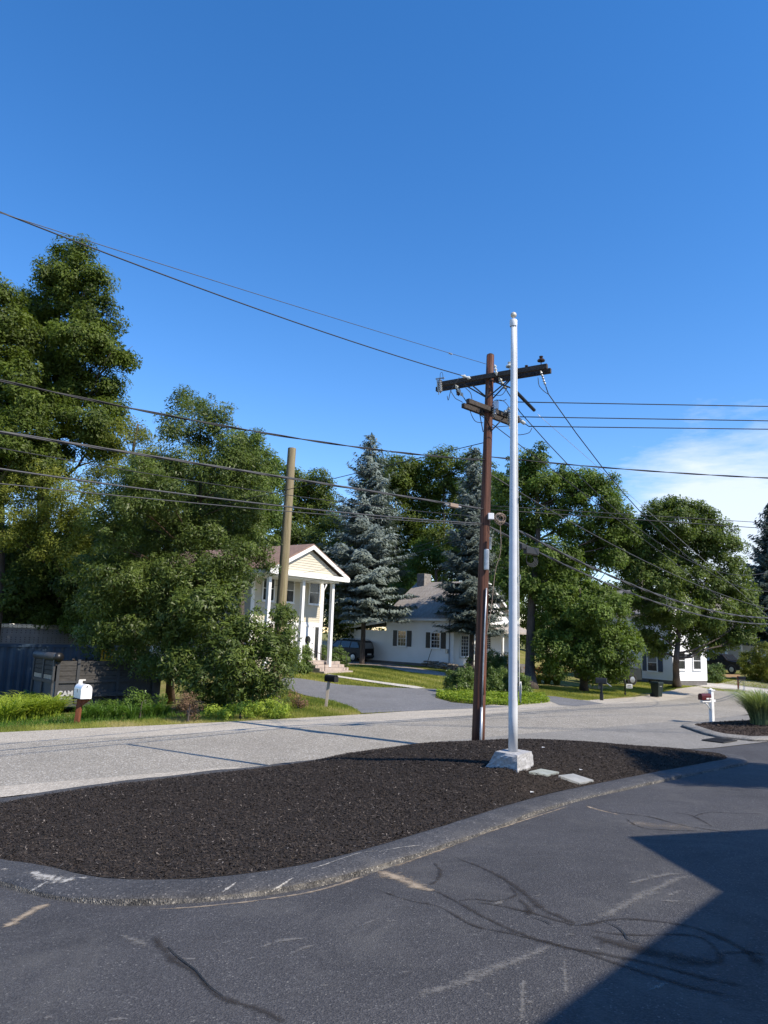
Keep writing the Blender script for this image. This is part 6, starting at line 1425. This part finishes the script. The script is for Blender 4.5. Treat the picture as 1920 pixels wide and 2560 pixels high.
# black SUV, seen from its left rear
b = gp(866, 1652); t = thing('parked_car', 'dark SUV on the gravel drive, partly behind the spruce trunk', 'car', b, math.atan2(.60, -.80))
prof = [(-2.25, .35), (-2.3, .75), (-2.28, 1.0), (-2.05, 1.55), (-1.85, 1.68), (.2, 1.70), (.55, 1.62), (1.15, 1.12), (2.1, 1.0), (2.3, .85), (2.32, .4), (2.2, .28), (-2.15, .28)]
car(t, prof, [[(-1.95, 1.10), (-1.82, 1.52), (-1.15, 1.57), (-1.05, 1.10)], [(-.98, 1.10), (-1.05, 1.57), (-.1, 1.59), (-.05, 1.10)], [(.02, 1.10), (-.02, 1.59), (.35, 1.57), (.95, 1.12)]], 4.6, 1.85, (-1.4, 1.42))
MB().prism([(-2.295, -.68, 1.06), (-2.295, .68, 1.06), (-2.10, .6, 1.50), (-2.10, -.6, 1.50)], (-.012, 0, .004)).build('rear_window', 'blind_glass', t)
for s_ in (-1, 1): MB().box((-2.27, s_*.80, .95), (.10, .16, .32)).build('tail_light', 'tail_red', t)
MB().box((-2.32, 0, .62), (.02, .5, .12)).build('number_plate', 'sign_white', t); MB().box((-2.28, 0, .45), (.12, 1.7, .18)).build('bumper', 'car_trim', t, bevel=.03)
for s_ in (-1, 1): MB().tube([(-1.8, s_*.68, 1.70), (-1.5, s_*.68, 1.77), (-.1, s_*.68, 1.77), (.2, s_*.68, 1.70)], .018, 6).build('roof_rail', 'galvanised', t)
for s_ in (-1, 1): MB().box((.85, s_*1.02, 1.12), (.14, .2, .14)).build('mirror', 'car_black', t, bevel=.03)
# dark green van in the tree shade
b = gp(1520, 1709); t = thing('parked_van', 'dark green van under the low maple behind the lamp post', 'van', b, math.radians(200))
prof = [(-2.3, .35), (-2.32, 1.0), (-2.2, 1.75), (-2.0, 1.85), (.5, 1.85), (1.1, 1.3), (2.1, 1.05), (2.3, .8), (2.3, .4), (2.15, .3), (-2.2, .3)]
car(t, prof, [[(-2.0, 1.15), (-1.95, 1.65), (-.9, 1.68), (-.9, 1.15)], [(-.8, 1.15), (-.8, 1.68), (.3, 1.68), (.85, 1.2)]], 4.6, 1.85, (-1.4, 1.4), 'van_green')
for s_ in (-1, 1): MB().box((2.25, s_*.7, .8), (.1, .3, .16)).build('headlight', 'blind_glass', t)
# dark pickup facing the street
b = gp(1810, 1690); b = at(1808, 1686, 74); b[2] = Tz(b[0], b[1]); t = thing('parked_truck', 'dark pickup truck facing the street far right', 'truck', b, math.radians(-62))
prof = [(-2.7, .45), (-2.72, 1.1), (-.9, 1.12), (-.75, 1.75), (-.5, 1.84), (.6, 1.82), (1.2, 1.25), (2.4, 1.15), (2.6, 1.0), (2.62, .5), (2.5, .4), (-2.6, .4)]
car(t, prof, [[(-.7, 1.22), (-.6, 1.68), (-.1, 1.7), (-.1, 1.22)], [(0, 1.22), (0, 1.7), (.5, 1.68), (1.0, 1.25)]], 5.3, 1.95, (-1.7, 1.7), wr=.40)
MB().prism([(1.18, -.72, 1.29), (1.18, .72, 1.29), (.66, .64, 1.76), (.66, -.64, 1.76)], (.012, 0, .01)).build('windscreen', 'car_glass', t)
MB().box((2.62, 0, .88), (.03, 1.1, .28)).build('grille', 'galvanised', t); MB().box((2.66, 0, .55), (.14, 1.9, .2)).build('bumper', 'galvanised', t, bevel=.02)
for s_ in (-1, 1): MB().box((2.61, s_*.76, .92), (.04, .32, .2)).build('headlight', 'blind_glass', t)
# ================================================================== container, semi-trailer, dump trailer
ca = math.atan2(.69, .72); c0 = at(-90, 1608, 27.0); c0z = c0[2]
Fc = Frame((c0[0], c0[1], c0z-2.59), ca); t = thing('shipping_container', 'blue corrugated shipping container behind the dump trailer', 'container', Fc.o, ca)
LN = 6.06; mb = MB(); x = .12; st_ = .0; V = []
while x < LN-.15: V += [(x, 0.0), (x+.09, .045), (x+.16, .045), (x+.25, 0.0)]; x += .34
for (a, ya), (b_, yb_) in zip(V[:-1], V[1:]): mb.quad((a, ya, .15), (b_, yb_, .15), (b_, yb_, 2.47), (a, ya, 2.47))
mb.build('corrugated_side', 'container_blue', t)
MB().bx(0, LN, .06, 2.44, .1, 2.5).build('shell', 'container_blue', t)
for z0_, z1_ in ((0, .15), (2.47, 2.59)): MB().bx(0, LN, -.02, .1, z0_, z1_).build('rail', 'container_blue', t)
for x_ in (0, LN): MB().bx(x_-.08, x_+.08, -.03, .12, 0, 2.6).build('corner_post', 'container_blue', t)
c0 = at(-160, 1553, 31.5); tz = c0[2]; gzv = Tz(c0[0], c0[1]); LT = 7.6
t = thing('semi_trailer', 'riveted aluminium trailer top showing above the container', 'trailer', (c0[0], c0[1], gzv), ca); Ht = tz-gzv
MB().bx(0, LT, .02, 2.5, 1.0, Ht-.03).build('box_wall', 'alu_panel', t); MB().bx(-.03, LT+.03, -.03, .06, Ht-.20, Ht).build('top_rail', 'silver', t, bevel=.02)
MB().bx(0, LT, -.012, .03, Ht-.50, Ht-.46).build('joint_strip', 'alu_panel', t); MB().bx(0, LT, -.03, .03, Ht-1.0, Ht-.93).build('joint_strip', 'trailer_steel', t)
MB().bx(0, LT, .3, 2.2, .75, 1.0).build('chassis', 'trailer_steel', t)
for x_ in (1.2, 2.4): MB().lathe([(.0, -.2), (.5, -.2), (.5, .2), (0, .2)], (x_, .4, .5), 20, (0, 1, 0)).build('wheel', 'tyre', t)
MB().bx(6.2, 6.35, .5, .65, 0, .8).build('landing_leg', 'trailer_steel', t)
rv = MB()
for i in range(38):
    for z in (Ht-.06, Ht-.15, Ht-.30, Ht-.40, Ht-.62, Ht-.72, Ht-.82): rv.box((.1+i*.2, -.035 if z > Ht-.2 else -.0, z), (.035, .02, .035))
rv.build('rivets', 'black_plastic', t, kind='stuff')
# dump trailer: rear-right corner nearest
c0 = at(134, 1735, 25.2); zt = at(134, 1650, 25.2)[2]; gz_ = min(Tz(c0[0], c0[1]), zt-2.0)
t = thing('dump_trailer', 'dark steel dump trailer with wooden sideboards behind the white mailbox', 'trailer', (c0[0], c0[1], gz_), ca)
Hh = zt-gz_; WT = 2.0; LL = 3.9; zb = .55; zm = zb+(Hh-zb)*.50
# x' forward along the side, y' from the near side to the far side; rear at x'=0
MB().bx(.02, LL, .02, .08, zb, zm).build('side_panel', 'trailer_steel', t); MB().bx(.02, LL, WT-.08, WT-.02, zb, Hh-.1).build('side_panel', 'trailer_steel', t); MB().bx(.0, LL, .0, WT, zb-.12, zb).build('bed_frame', 'trailer_steel', t)
MB().bx(LL-.05, LL, .05, WT-.05, zb, Hh-.1).build('front_panel', 'trailer_steel', t)
np_ = 4; ph = (Hh-zm-.04)/np_
for k in range(np_): MB().bx(.05, LL, -.0, .045, zm+.02+k*ph, zm+.02+(k+1)*ph-.012).build('plank', 'trailer_plank', t)
for x_ in (.06, .75, 2.2, 3.6): MB().bx(x_-.05, x_+.05, -.05, .0, zb, Hh+.02).build('stake_post', 'trailer_steel', t)
MB().bx(.0, LL, -.04, .03, zm-.05, zm+.02).build('side_rail', 'trailer_steel', t)
# tailgate
tg = MB().bx(-.04, .02, .0, WT, zb, zm).build('tailgate', 'container_blue', t)
for y_ in (.05, WT/2, WT-.05): MB().bx(-.10, -.035, y_-.05, y_+.05, zb-.1, Hh).build('gate_post', 'trailer_steel', t)
MB().bx(-.10, -.03, 0, WT, zm-.05, zm+.05).build('gate_rail', 'trailer_steel', t)
for k in range(np_):
    for y0, y1 in ((.11, WT/2-.06), (WT/2+.06, WT-.11)): MB().bx(-.06, -.02, y0, y1, zm+.06+k*(ph-.012), zm+.06+(k+1)*(ph-.012)-.015).build('plank', 'trailer_plank' if k else 'grey_post', t)
MB().tube([(.0, -.04, Hh+.10), (.0, WT+.04, Hh+.10)], .14, 14).build('tarp_roll', 'trailer_steel', t, True)
MB().tube([(.0, -.06, Hh+.10), (.0, -.16, Hh+.10)], .16, 14).build('tarp_crank', 'black_metal', t, True)
MB().box((-.35, WT*.75, .38), (.55, .55, .45)).build('toolbox', 'trailer_steel', t, bevel=.02)
for x_ in (1.9, 2.75):
    w_ = MB().lathe([(.0, -.1), (.36, -.1), (.36, .1), (0, .1)], (x_, -.02, .36), 20, (0, 1, 0)).build('wheel', 'tyre', t)
MB().prism([(1.35, -.15, .75), (3.3, -.15, .75), (3.2, -.15, .88), (1.45, -.15, .88)], (0, .25, 0)).build('fender', 'trailer_steel', t)
MB().box((.9, -.012, zb+.75), (.28, .02, .08)).build('reflector', 'sign_white', t)
def text(body_, size, loc, rot, parent, mat, name='lettering', bold=.0):
    cu_ = bpy.data.curves.new(name, 'FONT'); cu_.body = body_; cu_.size = size; cu_.extrude = .004; cu_.offset = bold; cu_.align_x = 'LEFT'
    tmp = bpy.data.objects.new(name, cu_); COL.objects.link(tmp); bpy.context.view_layer.update()
    me = bpy.data.meshes.new_from_object(tmp.evaluated_get(bpy.context.evaluated_depsgraph_get())); bpy.data.objects.remove(tmp); bpy.data.curves.remove(cu_)
    me.materials.clear(); me.materials.append(MATS[mat]); o = bpy.data.objects.new(name, me); COL.objects.link(o); o.parent = parent; o.location = loc; o.rotation_euler = rot; return o
o = text('CAM', .245, (.125, .008, zb+.24), (math.pi/2, 0, 0), t, 'lettering', bold=.010); o['kind'] = 'stuff'
o = text('SUPERLINE', .098, (.125, .008, zb+.12), (math.pi/2, 0, 0), t, 'lettering', bold=.002); o['kind'] = 'stuff'
# things lying on the load
def world_of(x, y, z): return np.array([c0[0]+math.cos(ca)*x-math.sin(ca)*y, c0[1]+math.sin(ca)*x+math.cos(ca)*y, gz_+z])
p = world_of(1.95, .5, Hh-.12); o = thing('yellow_crate', 'bright yellow slatted frame lying on the dump trailer load', 'crate', p, .5)
for k in range(4): MB().bx(-.22+.12*k, -.16+.12*k, -.03, .03, 0, .5).build('slat', 'yellow_paint', o)
for z in (.05, .42): MB().bx(-.24, .24, -.05, -.03, z, z+.06).build('rail', 'yellow_paint', o)
p = world_of(2.3, .35, Hh-.10); o = thing('jug', 'tilted pale blue jug next to the yellow frame on the trailer', 'jug', p, ca+.3)
R_ = Matrix.Rotation(math.radians(42), 4, 'Y'); m_ = MB().box((0, 0, .25), (.20, .16, .44)); m_.v = [tuple(R_ @ Vector(v)) for v in m_.v]; m_.build('body', 'blue_paint', o, bevel=.02); m_ = MB().tube([(-.06, 0, .47), (-.06, 0, .56), (.06, 0, .56), (.06, 0, .47)], .02, 6); m_.v = [tuple(R_ @ Vector(v)) for v in m_.v]; m_.build('handle', 'sign_white', o)
ld = MB(); rr = random.Random(4)
for k in range(26): ld.beam((rr.uniform(.5, 3.4), rr.uniform(.15, 1.8), Hh-.25), (rr.uniform(.5, 3.4), rr.uniform(.15, 1.8), Hh+rr.uniform(-.15, .12)), .06, .05)
o = ld.build('load', 'old_timber'); o.location = world_of(0, 0, 0); o.rotation_euler = (0, 0, ca); o['kind'] = 'stuff'
MB().bx(.1, LL-.1, .1, WT-.1, zb, Hh-.2).build('load_bed', 'old_timber', t)
rng = np.random.default_rng(55); p = at(358, 1662, 27.2); n = 16; b2 = onground(p); o = thing('blue_tarp', 'bright blue tarp scraps between the dark leaves by the trunk', 'tarp', b2); leafmesh('sheet', np.c_[rng.normal(0, .18, n), rng.normal(0, .1, n), p[2]-b2[2]+rng.uniform(-.45, .45, n)], rng.normal(size=(n, 3))+np.array([.5, -1, 0]), .12, .09, 'bright_blue', o, None, 55, .2, 'stuff')
# ================================================================== the building behind the photographer (casts the big shadow)
zr_ = 5.4; te = math.tan(SUN_EL)
def up_sun(px, py): p = G(px, py); k = (zr_-p[2])/te; return np.array([p[0]+SUN_H[0]*k, p[1]+SUN_H[1]*k])
q1, q2, q3, q4 = [up_sun(*p) for p in ((1920, 2072), (1568, 2092), (1800, 2228), (1340, 2560))]
e1 = q1+(q1-q2)/np.linalg.norm(q1-q2)*9; e4 = q4+(q4-q3)/np.linalg.norm(q4-q3)*16
poly = [e1, q2, q3, e4, e4+np.array([9, -8.5]), e1+np.array([9, -9.5])]
cb_ = np.array([14.0, -2.0]); t = thing('office_building', 'flat-roofed building beside the photographer that throws the large shadow', 'building', (cb_[0], cb_[1], 1.0))
MB().prism([(p[0]-cb_[0], p[1]-cb_[1], zr_-1.0-.35) for p in poly], (0, 0, .35)).build('roof', 'white_paint', t)
def shrink(P, k):
    P = [np.array(p) for p in P]; c = sum(P)/len(P); return [c+(p-c)*k for p in P]
core = [e1+np.array([1.2, -1.6]), q2+np.array([1.5, -.6]), q3+np.array([.9, -.5]), e4+np.array([.7, -.6]), poly[4], poly[5]]
MB().prism([(p[0]-cb_[0], p[1]-cb_[1], -1.2) for p in core], (0, 0, zr_-.2)).build('wall', 'wall_stucco', t)
